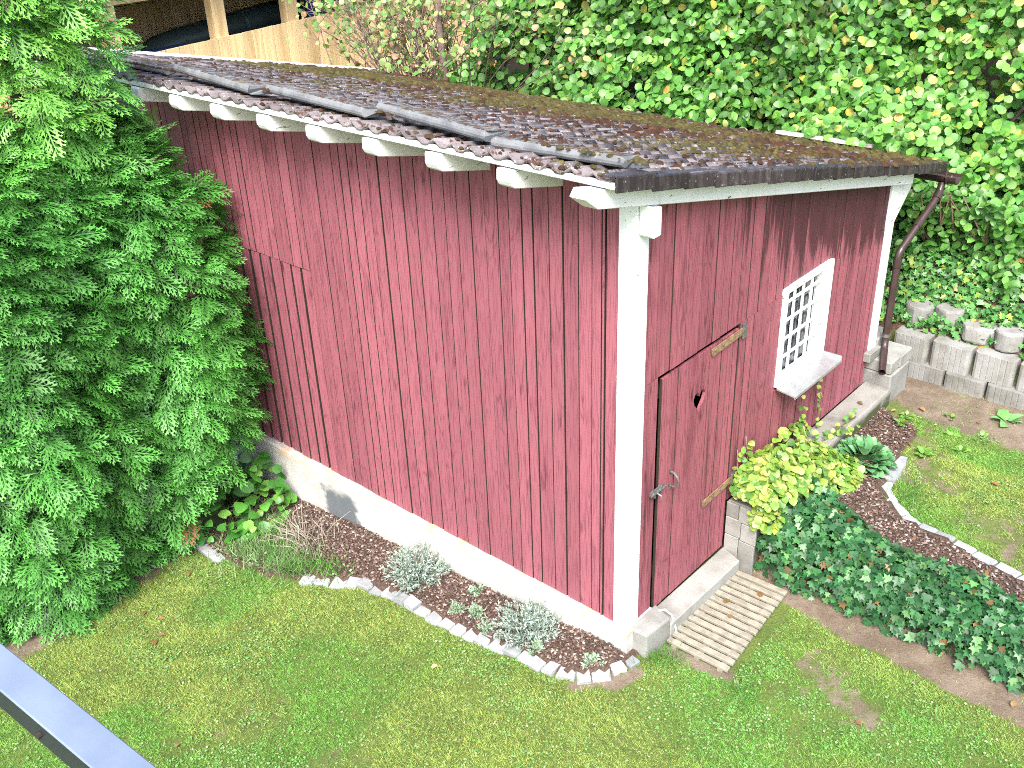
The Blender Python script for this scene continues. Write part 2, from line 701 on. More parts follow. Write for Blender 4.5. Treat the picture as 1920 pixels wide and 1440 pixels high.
# ------------------------------------------------------------------ leaves and scattering
def leafT(w=(.32, .45, .26), cup=.10, bend=.10):
    b, m, tp = (0, 0, 0), (0, .5, bend * .6), (0, 1, -bend)
    rs = [(w[0], .18, cup * .7), (w[1], .52, cup + bend * .3), (w[2], .86, cup * .4 - bend * .4)]
    v = [b, m, tp] + rs + [(-x, y, z) for x, y, z in rs]
    f = [(0, 3, 1), (3, 4, 1), (4, 5, 1), (5, 2, 1), (0, 1, 6), (6, 1, 7), (7, 1, 8), (8, 1, 2)]
    return np.array(v, float), np.array(f)


def ivyT(cup=.06):
    out = [(0.06, 0), (.36, -.02), (.5, .22), (.30, .34), (.44, .62), (.17, .60), (0, 1.0)]
    pts = out + [(-x, y) for x, y in out[-2::-1]]
    v = [(0, .32, 0)] + [(x, y, cup * (abs(x) * 2) - .1 * y * y) for x, y in pts]
    n = len(pts)
    f = [(0, i + 1, i + 2) for i in range(n - 1)] + [(0, n, 1)]
    return np.array(v, float), np.array(f)


ROUND = leafT((.36, .50, .33), .07, .08)
OVAL = leafT((.24, .34, .18), .08, .12)
LANCE = leafT((.12, .16, .10), .05, .16)
HEART = leafT((.46, .48, .24), .08, .10)
IVY = ivyT()


def norm(a):
    return a / (np.linalg.norm(a, axis=-1, keepdims=True) + 1e-12)


def basis(axis, nrm, size):
    y = norm(axis)
    x = norm(np.cross(y, nrm))
    z = np.cross(x, y)
    return np.stack([x, y, z], axis=-1) * np.asarray(size).reshape(-1, 1, 1)


def inst(T, Mx, P, C, tcol=None):
    tv, tf = T
    V = np.einsum('pij,nj->pni', Mx, tv) + P[:, None, :]
    n = len(tv)
    F = tf[None] + (np.arange(len(P)) * n)[:, None, None]
    CC = np.repeat(C[:, None, :], n, axis=1)
    if tcol is not None:
        CC = CC * tcol[None]
    return V.reshape(-1, 3), F.reshape(-1, tf.shape[1]), CC.reshape(-1, 3)


def merge(parts):
    Vs, Fs, Cs, o = [], {}, [], 0
    for V, F, C in parts:
        Vs.append(V)
        Cs.append(C)
        Fs.setdefault(F.shape[1], []).append(F + o)
        o += len(V)
    return np.concatenate(Vs), [np.concatenate(f) for f in Fs.values()], np.concatenate(Cs)


def palette(n, cols, wts=None, jit=.18):
    cols = np.array(cols, float)
    k = rng.choice(len(cols), n, p=wts)
    c = cols[k] * (1 + rng.normal(0, jit, (n, 1)))
    c *= 1 + rng.normal(0, .06, (n, 3))
    return np.clip(c, .004, .9)


def leaf_things(parent, T, Mx, P, C, mat, n_parts, vis=None, nvar=10, name='leaf', rest='foliage', extra=None):
    """the n_parts leaves that show largest become objects of their own, the rest one mesh"""
    d = np.linalg.norm(P - CAM_POS, axis=1)
    sc = np.linalg.norm(Mx[:, :, 1], axis=1) / d
    if vis is not None:
        sc = sc * np.where(vis, 1, .01)
    sc = sc * np.where(in_view(P, -.005), 1, .01)
    order = np.argsort(-sc)
    pick = order[:n_parts]
    others = order[n_parts:]
    if len(pick):
        q = C[pick].mean(1)
        srt = pick[np.argsort(q)]
        groups = np.array_split(srt, nvar)
        for g in groups:
            if not len(g):
                continue
            c = np.median(C[g], axis=0)
            me = npmesh(name, T[0], T[1], mat, np.repeat(c[None], len(T[0]), 0))
            for i in g:
                o = link(name, me, parent)
                mm = Matrix.Identity(4)
                for a in range(3):
                    for b in range(3):
                        mm[a][b] = Mx[i][a][b]
                    mm[a][3] = P[i][a]
                o.matrix_basis = mm
    pr = []
    if len(others):
        pr.append(inst(T, Mx[others], P[others], C[others]))
    if extra:
        pr += extra
    if pr:
        o = link(rest, npmesh(rest, *merge(pr)[:2], mat, merge(pr)[2]), parent)
        kind(o, 'stuff')
    return pick


# ------------------------------------------------------------------ ground
COB1 = [(-.93, 2.88), (-.80, 2.62), (-.66, 2.38), (-.54, 2.14), (-.50, 1.82), (-.5, 1.52), (-.49, 1.2), (-.48, .94), (-.45, .74), (-.44, .54), (-.43, .28),
        (-.37, .10), (-.26, 0.0), (-.14, -.06), (.0, -.075)]
COB2 = [(2.87, -.66), (2.68, -.69), (2.5, -.70), (2.32, -.75), (2.18, -.87), (2.08, -1.02), (2.03, -1.16), (2.01, -1.3), (1.99, -1.44), (1.95, -1.6), (1.92, -1.76), (1.88, -1.92),
        (1.84, -2.1), (1.80, -2.3), (1.76, -2.5)]
BED1 = np.array([(-.98, 4.4), (-.98, 3.42)] + COB1 + [(.06, -.1), (.06, 4.4)])
BED2 = np.array([(1.5, -.1), (1.5, -2.6)] + COB2[::-1] + [(2.95, -.62), (3.3, -.6), (3.5, -.25), (3.6, -.1)])


def inpoly(x, y, poly):
    x = np.asarray(x)
    y = np.asarray(y)
    r = np.zeros(x.shape, bool)
    n = len(poly)
    for i in range(n):
        x0, y0 = poly[i]
        x1, y1 = poly[(i + 1) % n]
        c = ((y0 > y) != (y1 > y)) & (x < (x1 - x0) * (y - y0) / (y1 - y0 + 1e-12) + x0)
        r ^= c
    return r


def segd(x, y, pts):
    d = np.full(np.shape(x), 9.0)
    for (x0, y0), (x1, y1) in zip(pts[:-1], pts[1:]):
        vx, vy = x1 - x0, y1 - y0
        t = np.clip(((x - x0) * vx + (y - y0) * vy) / (vx * vx + vy * vy), 0, 1)
        d = np.minimum(d, np.hypot(x - x0 - t * vx, y - y0 - t * vy))
    return d


def bare_mask(x, y):
    """worn soil: along the ivy bank, round the mat, in front of the planter wall, under the thujas"""
    m = np.zeros(np.shape(x))
    d = segd(x, y, [(1.45, -.05), (1.33, -.55), (1.27, -1.1), (1.25, -1.6), (1.22, -2.4), (1.2, -3.2)])
    m = np.maximum(m, 1 - ss(.10, .30, d))
    d = segd(x, y, [(4.1, -.2), (3.9, -.8), (3.95, -1.5), (3.9, -2.4)])
    m = np.maximum(m, 1 - ss(.15, .62, d))
    d = segd(x, y, [(-3.4, 3.75), (-2.0, 3.8), (-1.1, 3.95)])
    m = np.maximum(m, .8 - ss(.08, .34, d) * .8)
    d = segd(x, y, [(.72, -1.05), (.45, -1.5)])
    m = np.maximum(m, .52 - ss(.05, .34, d) * .52)
    d = segd(x, y, [(.2, -.2), (.25, -.62)])
    m = np.maximum(m, .75 - ss(.02, .14, d) * .75)
    d = segd(x, y, [(-.3, -.10), (-.1, -.15), (-.46, .1)])
    m = np.maximum(m, .7 - ss(.02, .12, d) * .7)
    m = np.maximum(m, .34 * ss(.62, .8, vnoise(x, y, 2.3, 5)))
    m = np.maximum(m, np.where(np.asarray(x) > 1.7, .47 * ss(.34, .7, vnoise(x, y, 2.9, 7)), 0))
    return m


gx = np.concatenate([[-150, -70, -35, -18, -10, -6.5], np.arange(-5, 7.01, .05), [7.5, 8.5, 9.4, 11, 15, 25, 50, 90, 150]])
gy = np.concatenate([[-150, -70, -35, -18, -9, -6], np.arange(-4.5, 8.01, .05), [8.6, 9.5, 11, 14, 20, 35, 70, 150]])
GX, GY = np.meshgrid(gx, gy, indexing='ij')
fineg = (np.abs(GX) < 7.2) & (GY > -4.7) & (GY < 8.2)
mul = np.maximum(inpoly(GX, GY, BED1), inpoly(GX, GY, BED2)).astype(float) * (1 - ss(4.0, 4.1, GX))
GZ = H(GX, GY) + fineg * ((vnoise(GX, GY, 3.1, 1) - .5) * .03 + (vnoise(GX, GY, 9, 2) - .5) * .014) + mul * .035
br_ = bare_mask(GX, GY) * (1 - mul)
wild = np.maximum(ss(4.3, 4.5, GX), ss(1.36, 1.44, GX) * (1 - ss(1.6, 1.75, GX)))
wild = wild * fineg
nx_, ny_ = len(gx), len(gy)
ii = np.arange(nx_ * ny_).reshape(nx_, ny_)
GF = np.stack([ii[:-1, :-1], ii[1:, :-1], ii[1:, 1:], ii[:-1, 1:]], -1).reshape(-1, 4)
GC = np.stack([br_, mul, wild], -1).reshape(-1, 3)
g_me = npmesh("ground", np.stack([GX, GY, GZ], -1).reshape(-1, 3), GF, M_GROUND, GC, smooth=True)
kind(link("ground", g_me), 'structure')


def HG(x, y):
    m = np.maximum(inpoly(x, y, BED1), inpoly(x, y, BED2)).astype(float)
    return H(x, y) + (vnoise(x, y, 3.1, 1) - .5) * .03 + (vnoise(x, y, 9, 2) - .5) * .014 + m * .035


# ------------------------------------------------------------------ the shed
SHED = thing("shed", (1.8, 3.4, -.2), "dark red plank garden shed with white trim and mossy sloping tile roof", "shed")
SL = -.2256
ANG = math.atan(.2256)


def zr(x):
    return 3.16 + SL * x


def dark_gap_edges(o, ax):  # edge faces dark: joint dirt plus gap shade put into the colour
    me = o.data
    me.materials.append(M_DARKWOOD)
    for p in me.polygons:
        if abs(p.normal[ax]) > .3:
            p.material_index = 1
    return o


def plank_y(parent, y0, y1, z0, z1, mat, t=.022, face=.02, name='plank'):
    """a board of the long wall (plane x = face), chamfered long edges"""
    dx = random.uniform(-.003, .003)
    f = face + dx
    c = .0015
    poly = [(f + t, y0), (f + c, y0), (f, y0 + c), (f, y1 - c), (f + c, y1), (f + t, y1)]
    return dark_gap_edges(B().prism(poly, z0, z1, 'z').build(name, mat, parent), 1)


def plank_x(parent, x0, x1, z0, z1, mat, t=.02, face=.02, name='plank', slope=0.0):
    dy = random.uniform(-.003, .003)
    f = face + dy
    c = .0015
    poly = [(x0, f + t), (x0, f + c), (x0 + c, f), (x1 - c, f), (x1, f + c), (x1, f + t)]
    b = B().prism(poly, z0, z1, 'z')
    n = 6
    for k in range(n, 2 * n):
        x, y, z = b.v[k]
        b.v[k] = (x, y, z + slope * (x - (x0 + x1) / 2))
    return dark_gap_edges(b.build(name, mat, parent), 0)


WALL1 = box("plank_wall", M_DARKWOOD, SHED, .078, .09, .13, 7.0, .0, 3.03)
gaps = [.125, .22, .25, .32, .42, .53, .64, .76, .85, .95, 1.04, 1.15, 1.27, 1.39, 1.5, 1.61, 1.77, 1.89, 2.01, 2.12]
while gaps[-1] < 6.9:
    gaps.append(gaps[-1] + random.choice([.085, .095, .105, .11, .12]))
PX0, PX1, PZ = 3.03, 4.46, 1.866
for a, b in zip(gaps[:-1], gaps[1:]):
    g = random.choice([.003, .004, .0045, .005, .006, .012])
    if (a + b) / 2 < PX0 or (a + b) / 2 > PX1:
        lo = a if a > PX1 or b < PX0 else a
        b2 = PX0 if b > PX0 and a < PX0 else b
        plank_y(WALL1, a + g / 2, b2 - g / 2, random.uniform(.004, .018), 3.03, M_RED)
    else:
        plank_y(WALL1, a + g / 2, b - g / 2, PZ + .003, 3.03, M_RED)
y = PX0 + .003
while y < PX1:
    y1 = y + random.choice([.105, .112, .12])
    plank_y(WALL1, y, y1, random.uniform(.005, .02), PZ - .004, M_RED, face=.024)
    y = y1 + random.choice([.016, .022, .03, .034])

WALL2 = B().box(1.27, 3.55, .052, .07, .0, 1.0).box(1.27, 1.86, .052, .07, 1.0, 2.6).box(.3, 3.55, .052, .07, 1.9, 2.3).build("plank_wall", M_DARKWOOD, SHED)
upper = [.12, .26, .41, .57, .73, .9, 1.0, 1.1, 1.22, 1.34, 1.49, 1.61, 1.74, 1.84, 1.95, 2.12, 2.29, 2.41, 2.57, 2.73, 2.91, 3.02, 3.13, 3.29, 3.38, 3.48, 3.56]
ZJ = 1.812
for a, b in zip(upper[:-1], upper[1:]):
    g = random.choice([.003, .004, .005, .009])
    xm = (a + b) / 2
    z0 = 1.865 if 1.86 < xm < 2.6 else ZJ
    plank_x(WALL2, a + g / 2, b - g / 2, z0, 3.04 + SL * xm, M_REDF, slope=SL)
low = [1.268, 1.36, 1.45, 1.57, 1.71, 1.855]
for a, b in zip(low[:-1], low[1:]):
    plank_x(WALL2, a + .002, b - .002, .372, ZJ - .004, M_REDF)
und = [1.858, 2.0, 2.12, 2.26, 2.40, 2.602]
for a, b in zip(und[:-1], und[1:]):
    plank_x(WALL2, a + .002, b - .002, .372, 1.03, M_REDF)
rt = [2.604, 2.76, 2.91, 3.02, 3.13, 3.29, 3.38, 3.48, 3.56]
for a, b in zip(rt[:-1], rt[1:]):
    plank_x(WALL2, a + .002, b - .002, .372, ZJ - .004, M_REDF)
plank_x(WALL2, .122, .294, -.03, ZJ - .004, M_REDF)
# rear and far walls, out of sight from here
WALL3 = B().box(3.62, 3.66, .13, 7.0, -.2, 2.3).build("rear_wall", M_DARKWOOD, SHED)
WALL4 = B().prism([(.07, -.5), (3.62, -.5), (3.62, 2.26), (.07, 3.03)], 6.98, 7.02, 'y').build("rear_wall", M_DARKWOOD, SHED)
box("shed_floor", M_DARKWOOD, SHED, .08, 3.6, .1, 6.95, -.12, -.06)

# posts, rafters, wall plate
box("corner_post", M_WHITE, SHED, 0, .122, 0, .122, -.005, 2.99, bevel=.004)
box("corner_post", M_WHITE, SHED, 3.562, 3.69, 0, .122, .69, 2.19, bevel=.004)
B().prism([(3.692, 2.17), (3.98, 2.10), (3.98, 2.05), (3.76, 1.86), (3.692, 1.80)], .01, .10, 'y').build("knee_brace", M_WHITE, SHED, bevel=.004)
B().prism([(0.012, 2.82), (.03, 2.802), (.10, 2.806), (.10, 2.968), (.012, 2.987)], -.092, -.002, 'y').build("wall_plate", M_WHITE, SHED, bevel=.005)


def rafter(y, first=False):
    w = .10
    x0 = -.50 if first else -.415
    x1 = 3.80 if first else .10
    zt, zb = 3.095, 2.993
    f = lambda x, z: (x, z + SL * x)
    if first:
        poly = [f(x0, zt), f(x0 - .035, zb + .055), f(x0 + .075, zb), f(x1, zb), f(x1, zt)]
    else:
        poly = [f(x0 + .01, zt), f(x0, zt - .01), f(x0 - .004, zb + .035), f(x0 + .012, zb + .01), f(x0 + .04, zb - .002), f(x1, zb), f(x1, zt)]
    B().prism(poly, y - w / 2, y + w / 2, 'y').build("rafter", M_WHITE, SHED, bevel=.004)


rafter(-.012, True)
for y in (.58, 1.13, 1.67, 2.21, 2.73, 3.27, 3.79, 4.31, 4.84, 5.37, 5.9, 6.43, 6.95):
    rafter(y)

# roof: deck, fascia boards, tiles
ROOF = B().prism([(-.36, zr(-.36) - .062), (4.38, zr(4.38) - .062), (4.38, zr(4.38) - .04), (-.36, zr(-.36) - .04)], -.10, 7.1, 'y').build("roof", M_WHITE, SHED)
fb = B()
fb.prism([(-.385, 3.192), (-.363, 3.192), (-.363, 3.222), (-.385, 3.222)], -.13, 7.1, 'y')
fb.build("edge_board", M_WHITE, ROOF)
eb = B()
f_ = lambda x, d: (x, zr(x) + d)
eb.prism([f_(-.36, -.10), f_(4.38, -.10), f_(4.38, .045), f_(-.36, .045)], 7.12, 7.15, 'y')
eb.build("edge_board", M_WHITE, ROOF)

TW, TL_, A_ = .28, .375, .019
npt = 13
prof = []
for k in range(npt):
    u = k / (npt - 1)
    ph = u * 4 * math.pi
    prof.append((u * (TW + .012), A_ * (math.cos(ph) + .28 * math.cos(2 * ph)) / 1.1))
tv = []
for x in (0, TL_):
    for yy, z in prof:
        tv.append((x, yy, z))
    for yy, z in prof:
        tv.append((x, yy, z - .014))
tv = np.array(tv)
tf = []
for k in range(npt - 1):
    tf.append((k, k + 2 * npt, k + 1 + 2 * npt, k + 1))
    tf.append((k + npt, k + 1 + npt, k + 1 + 3 * npt, k + 3 * npt))
    tf.append((k, k + 1, k + 1 + npt, k + npt))
    tf.append((k + 2 * npt, k + 3 * npt, k + 1 + 3 * npt, k + 1 + 2 * npt))
tf.append((0, npt, 3 * npt, 2 * npt))
tf.append((npt - 1, 3 * npt - 1, 4 * npt - 1, 2 * npt - 1))
tf = np.array(tf)
tile_me = npmesh("roof_tile", tv, tf, M_TILE, smooth=False)
for pz in tile_me.polygons:
    if pz.index % 4 < 2 and pz.index < 4 * (npt - 1):
        pz.use_smooth = True
tiles = []
EXP = .3105
for i in range(15):
    for j in range(26):
        x0 = -.385 + i * EXP
        y0 = -.135 + j * TW
        tiles.append((x0 + random.uniform(-.006, .006), y0 + random.uniform(-.003, .003), zr(x0) - .006 + random.uniform(-.002, .003), random.uniform(-.012, .012), random.uniform(-.01, .01)))
tiles.sort(key=lambda q: (q[0] - CAM_POS[0]) ** 2 + (q[1] - CAM_POS[1]) ** 2)
restV = []
for n, (x, y, z, rz, rx) in enumerate(tiles):
    mm = Matrix.Translation((x, y, z)) @ Matrix.Rotation(rz, 4, 'Z') @ Matrix.Rotation(ANG - .022, 4, 'Y') @ Matrix.Rotation(rx, 4, 'X')
    if n < 290:
        o = link("roof_tile", tile_me, ROOF)
        o.matrix_basis = mm
    else:
        a = np.array(mm)
        restV.append(tv @ a[:3, :3].T + a[:3, 3])
rv = np.concatenate(restV)
rf = np.concatenate([tf + k * len(tv) for k in range(len(restV))])
kind(link("far_tiles", npmesh("far_tiles", rv, rf, M_TILE, smooth=False), ROOF), 'stuff')

# verge tiles down the near edge, each overlapping the next one below
for i in range(15):
    x0 = -.40 + i * EXP
    x1 = x0 + EXP + .028
    dz = random.uniform(-.002, .002)
    k = .006
    top = lambda x: zr(x) + .018 + dz
    t0, t1 = top(x0) - k, top(x1) + k
    b = B()
    hh = .082
    # skirt + rolled top lip
    sk = [(x0, t0), (x0, t0 - hh), (x1, t1 - hh), (x1, t1)]
    yo = -.155 - .006 * (i % 2)
    b.prism(sk, yo, yo + .016, 'y')
    b.prism([(x0, t0 + .004), (x1, t1 + .004), (x1, t1 - .014), (x0, t0 - .014)], yo + .002, yo + .10, 'y')
    b.build("verge_tile", M_VERGE, ROOF, bevel=.004)

# long cement cover slabs lying along the top course
for (xa, ya, xb, yb, lift) in [(-.05, 5.42, -.09, 4.42, .0), (-.12, 4.22, -.27, 3.06, .01), (-.15, 3.02, -.25, 1.90, .006), (-.13, 1.90, -.27, .86, .012), (-.22, .85, -.13, .02, .0), (-.02, 6.6, -.06, 5.5, 0)]:
    L = math.hypot(xb - xa, yb - ya)
    yaw = math.atan2(xb - xa, -(yb - ya))
    r = .032
    sec = [(r * (1 - math.cos(a)), r + r * math.sin(a)) for a in [-math.pi / 2, -1.1, -.6, 0, .6, 1.1, math.pi / 2]]
    sec = [(.0 + r - r * math.cos(a), r + r * math.sin(a)) for a in [-1.5708, -1.05, -.5, 0, .5, 1.05, 1.5708]] + [(.20, 2 * r - .004), (.20, .008)]
    b = B().prism(sec, 0, L, 'y')
    # ragged broken near end
    for k in range(len(b.v)):
        x, y, z = b.v[k]
        if k < len(sec):
            y += random.uniform(-.02, .015)
        b.v[k] = (x, y, z)
    xm = (xa + xb) / 2
    mm = Matrix.Translation((xb, yb, zr(xb) + .022 + lift)) @ Matrix.Rotation(-math.atan2(xb - xa, yb - ya) + math.pi, 4, 'Z') @ Matrix.Rotation(ANG * .85, 4, 'Y')
    mm = Matrix.Translation((xb, yb, zr(xb) + .022 + lift)) @ Matrix.Rotation(math.atan2(xb - xa, ya - yb), 4, 'Z') @ Matrix.Rotation(ANG * .85, 4, 'Y')
    b.v = [tuple(mm @ Vector(p)) for p in b.v]
    b.build("cover_slab", M_SLAB, ROOF)

# moss cushions on the tiles
nM = 80000
mx = rng.uniform(-.36, 4.36, nM)
my = rng.uniform(-.14, 7.05, nM)
big = vnoise(mx, my, 1.1, 11)
fin = vnoise(mx, my, 5.0, 12)
dens = .34 + .52 * ss(.25, 2.6, mx + (big - .5) * 1.6 - .22 * np.clip(my, 0, 4))
dens = dens * ss(.26, .55, fin * .55 + big * .45) + .08
keep = rng.random(nM) < dens
mx, my, big, fin = mx[keep], my[keep], big[keep], fin[keep]
row = ((mx + .385) / EXP) % 1.0
wave = np.cos((my + .135) / TW * 4 * math.pi)
keep = rng.random(len(mx)) < (.45 + .55 * (row > .5)) * (.70 - .30 * wave + .3 * ss(1.5, 3, mx))
mx, my, row, wave, big = mx[keep], my[keep], row[keep], wave[keep], big[keep]
mz = zr(mx) - .006 + A_ * wave * .8 + (row) * .007 - .003
onslab = (mx > -.16) & (mx < .06) & (my < 6.4)
mz = np.where(onslab, np.maximum(mz, zr(mx) + .070), mz)
sz = rng.uniform(.009, .026, len(mx)) * (1 + .8 * ss(1.0, 3.2, mx))
oct_ = np.array([(math.cos(a), math.sin(a), 0) for a in np.linspace(0, 2 * math.pi, 7)[:-1]] + [(.5 * math.cos(a + .4), .5 * math.sin(a + .4), .6) for a in np.linspace(0, 2 * math.pi, 7)[:-1]] + [(0, 0, .75)])
of = [(i, (i + 1) % 6, 6 + i) for i in range(6)] + [((i + 1) % 6, 6 + (i + 1) % 6, 6 + i) for i in range(6)] + [(6 + i, 6 + (i + 1) % 6, 12) for i in range(6)]
ang = rng.uniform(0, 6.28, len(mx))
ax = np.stack([np.cos(ang), np.sin(ang), SL * np.cos(ang)], -1)
nr = np.repeat(np.array([[.22, 0, 1.0]]), len(mx), 0)
Mm = basis(ax, nr, sz)
Mm[:, :, 0] *= rng.uniform(.6, 1.3, (len(mx), 1))
olive = ss(.38, .72, big + .09 * (mx - 2.0) + rng.normal(0, .12, len(mx)))
mc = (1 - olive)[:, None] * np.array([.050, .023, .015]) + olive[:, None] * np.array([.066, .058, .020])
mc = mc * (1 + rng.normal(0, .25, (len(mx), 1)))
mv, mf, mcc = inst((oct_, np.array(of)), Mm, np.stack([mx, my, mz], -1), np.clip(mc, .01, .5))
kind(link("moss", npmesh("moss", mv, mf, M_MOSS, mcc, smooth=True), ROOF), 'stuff')

# gutter and downpipe
gpts = [(.075 * math.cos(a), .075 * math.sin(a)) for a in np.linspace(math.pi, 2 * math.pi, 9)]
gpoly = [(4.47 + u, 2.055 + v) for u, v in gpts] + [(4.47 + u * .93, 2.055 + v * .93) for u, v in gpts[::-1]]
GUT = B().prism(gpoly, -.20, 7.0, 'y').build("gutter", M_BROWN, SHED)
for y in (-.12, 1.0, 2.2, 3.4, 4.6, 5.8, 6.9):
    B().tube([(4.40, y, 2.11), (4.385, y, 2.05), (4.42, y, 1.99), (4.47, y, 1.973), (4.52, y, 1.99), (4.552, y, 2.05)], .008, 6).build("gutter_bracket", M_BROWN, GUT)
PIPE = B().tube([(4.44, -.08, 1.99), (4.42, -.08, 1.93), (4.37, -.085, 1.885), (3.80, -.055, 1.575), (3.772, -.05, 1.545), (3.765, -.05, 1.50), (3.765, -.05, .76), (3.755, -.055, .70), (3.70, -.08, .655), (3.42, -.19, .60)],
              .031, 14, cap=False).build("downpipe", M_BROWN, SHED, smooth=True)
B().tube([(3.765, -.05, 1.50), (3.765, -.05, 1.42)], .036, 14).build("pipe_collar", M_BROWN, PIPE, smooth=False)
B().tube([(4.09, -.070, 1.733), (4.03, -.067, 1.700)], .036, 14).build("pipe_collar", M_BROWN, PIPE, smooth=False)
B().tube([(4.40, -.083, 1.91), (4.34, -.086, 1.87)], .037, 14).build("pipe_collar", M_BROWN, PIPE, smooth=False)
B().tube([(3.765, -.05, .80), (3.765, -.05, .77)], .036, 14).build("pipe_collar", M_IRON, PIPE, smooth=False)

# door with the cut-out heart
DOOR = B().box(.36, 1.24, .06, .085, .20, .30).box(.36, 1.24, .06, .085, 1.62, 1.72).build("door", M_DARKWOOD, SHED)
dg = [.345, .45, .53, .68, .80, .9, .96, 1.05, 1.13, 1.2, 1.263]
DZ0, DZ1 = -.045, 1.774
hc, hz = .80, 1.375      # heart: centre line and lower tip
heart = []
for k in range(9):
    a = k / 8 * math.pi
    hx = 16 * math.sin(a) ** 3
    hy = 13 * math.cos(a) - 5 * math.cos(2 * a) - 2 * math.cos(3 * a) - math.cos(4 * a)
    heart.append((hx / 17 * .075, hz - .045 + (hy + 17) / 22 * .125))
for a, b in zip(dg[:-1], dg[1:]):
    p0, p1 = a + .0015, b - .0015
    if b == .80:
        poly = [(p0, DZ0), (p1, DZ0)] + [(hc - .0015 - hx, z) for hx, z in heart[::-1]] + [(p1, DZ1), (p0, DZ1)]
        B().prism(poly, .026, .048, 'y').build("plank", M_REDF, DOOR)
    elif a == .80:
        poly = [(p0, DZ0), (p1, DZ0), (p1, DZ1), (p0, DZ1)] + [(hc + .0015 + hx, z) for hx, z in heart]
        B().prism(poly, .026, .048, 'y').build("plank", M_REDF, DOOR)
    else:
        plank_x(DOOR, p0, p1, DZ0, DZ1, M_REDF, face=.026)
for z in (1.745, .54):
    Hn = B().prism([(.91, z - .030), (.915, z - .042), (1.29, z - .026), (1.29, z + .026), (.905, z + .014)], .012, .019, 'y').build("hinge", M_HINGE, DOOR)
    hs = B()
    for k in range(4):
        xx = .94 + k * .10
        hs.tube([(xx, .014, z - .006), (xx, .006, z - .006)], .009, 6)
    hs.build("screw", M_IRON, Hn)
    B().box(1.292, 1.345, .008, .02, z - .06, z + .055).tube([(1.292, .008, z - .055), (1.292, .008, z + .05)], .010, 8).build("hinge_plate", M_IRON, Hn)
hp = B().tube([(.480, .022, 1.035), (.480, -.01, 1.03), (.482, -.035, 1.005), (.484, -.042, .975), (.485, -.035, .945), (.486, -.01, .92), (.486, .022, .915)], .009, 8)
hp.box(.470, .492, .018, .026, 1.02, 1.055).box(.475, .497, .018, .026, .895, .93)
hp.build("handle", M_IRON, DOOR, smooth=False)
la = B().box(.235, .375, .006, .018, .955, .992).tube([(.225, 0, .974), (.40, 0, .974)], .009, 8).tube([(.29, 0, .974), (.29, -.04, .965), (.29, -.042, .94)], .007, 6).box(.262, .275, -.008, .02, .945, 1.0).box(.335, .348, -.008, .02, .945, 1.0)
la.build("latch", M_IRON, DOOR)

# window: casing, iron grille of flat white bars, panes behind, sheet metal sill
WIN = B().box(1.86, 1.895, -.006, .05, 1.06, 1.855).box(1.895, 2.43, -.006, .05, 1.815, 1.855).box(2.43, 2.60, -.006, .05, 1.06, 1.855).box(1.895, 2.43, -.006, .05, 1.06, 1.135).build("window", M_WHITE, SHED, bevel=.003)
box("frame", M_WHITE, WIN, 2.432, 2.444, .052, .075, 1.10, 1.86)
box("frame", M_WHITE, WIN, 1.874, 1.886, .052, .075, 1.10, 1.86)
box("frame", M_WHITE, WIN, 1.887, 2.431, .052, .075, 1.835, 1.85)
box("frame", M_WHITE, WIN, 1.887, 2.431, .052, .075, 1.10, 1.115)


def m_pane():
    t = NT("window_pane")
    n = t.noise(t.scale(t.pos(), (18, 3, 5)), 1, 3)
    t.base(t.mix(t.ramp(n, .45, .7), (.020, .026, .032), (.14, .17, .20)))  # lighter streaks paint reflections into the dark glass colour
    t.rough(.06, .6)
    return t.m


M_PANE = m_pane()
vx = [2.02, 2.155, 2.29]
hzs = [1.745, 1.598, 1.450, 1.302]
xs = [1.888, 2.02, 2.155, 2.29, 2.430]
zs = [1.116, 1.302, 1.450, 1.598, 1.745, 1.834]
for a, b in zip(xs[:-1], xs[1:]):
    for c, d in zip(zs[:-1], zs[1:]):
        box("pane", M_PANE, WIN, a + .001, b - .001,   .056, .062, c + .001, d - .001)
for x in vx:
    box("grille_bar", M_WHITE, WIN, x - .019, x + .019, .012, .018, 1.137, 1.813)
for z in hzs:
    box("grille_bar", M_WHITE, WIN, 1.85, 2.43, .001, .0095, z - .0115, z + .0115)
B().prism([(-.155, 1.018), (-.155, 1.040), (.0, 1.060), (.0, 1.048), (-.148, 1.030), (-.148, 1.018)], 1.855, 2.615, 'x').build("window_sill", M_METAL, WIN)
box("window_sill", M_METAL, WIN, 2.606, 2.615, -.154, -.001, 1.035, 1.075)

# plinth, ledge and corner blocks
pl = B()
ys = np.arange(-.02, 7.05, .22)
sec = []
for k, yv in enumerate(ys):
    o = random.uniform(-.006, .006)
    sec.append([(-.035 + o, -1.3), (-.035 + o, -.05), (-.030 + o, -.012), (-.012, .0), (.3, .0), (.3, -1.3)])
vs = [(x, yv, z) for s, yv in zip(sec, ys) for x, z in s]
fs = []
for k in range(len(ys) - 1):
    for q in range(6):
        a, b_ = k * 6 + q, k * 6 + (q + 1) % 6
        fs.append((a, b_, b_ + 6, a + 6))
fs += [tuple(range(6)), tuple(range((len(ys) - 1) * 6, len(ys) * 6))]
PL = B().add(vs, fs).build("plinth", M_CONC_W, SHED)
b = B().prism([(.035, .01), (.048, -.128), (.30, -.150), (.352, .012)], -.7, .002, 'z')
b.build("concrete_block", M_CONC, PL, bevel=.014, seg=2, disp=.003)
LEDGE = B().prism([(-.215, -.2), (-.225, .345), (-.215, .37), (.018, .366), (.018, -.2)], 1.285, 3.62, 'x').build("ledge", M_LEDGE, SHED, bevel=.008)
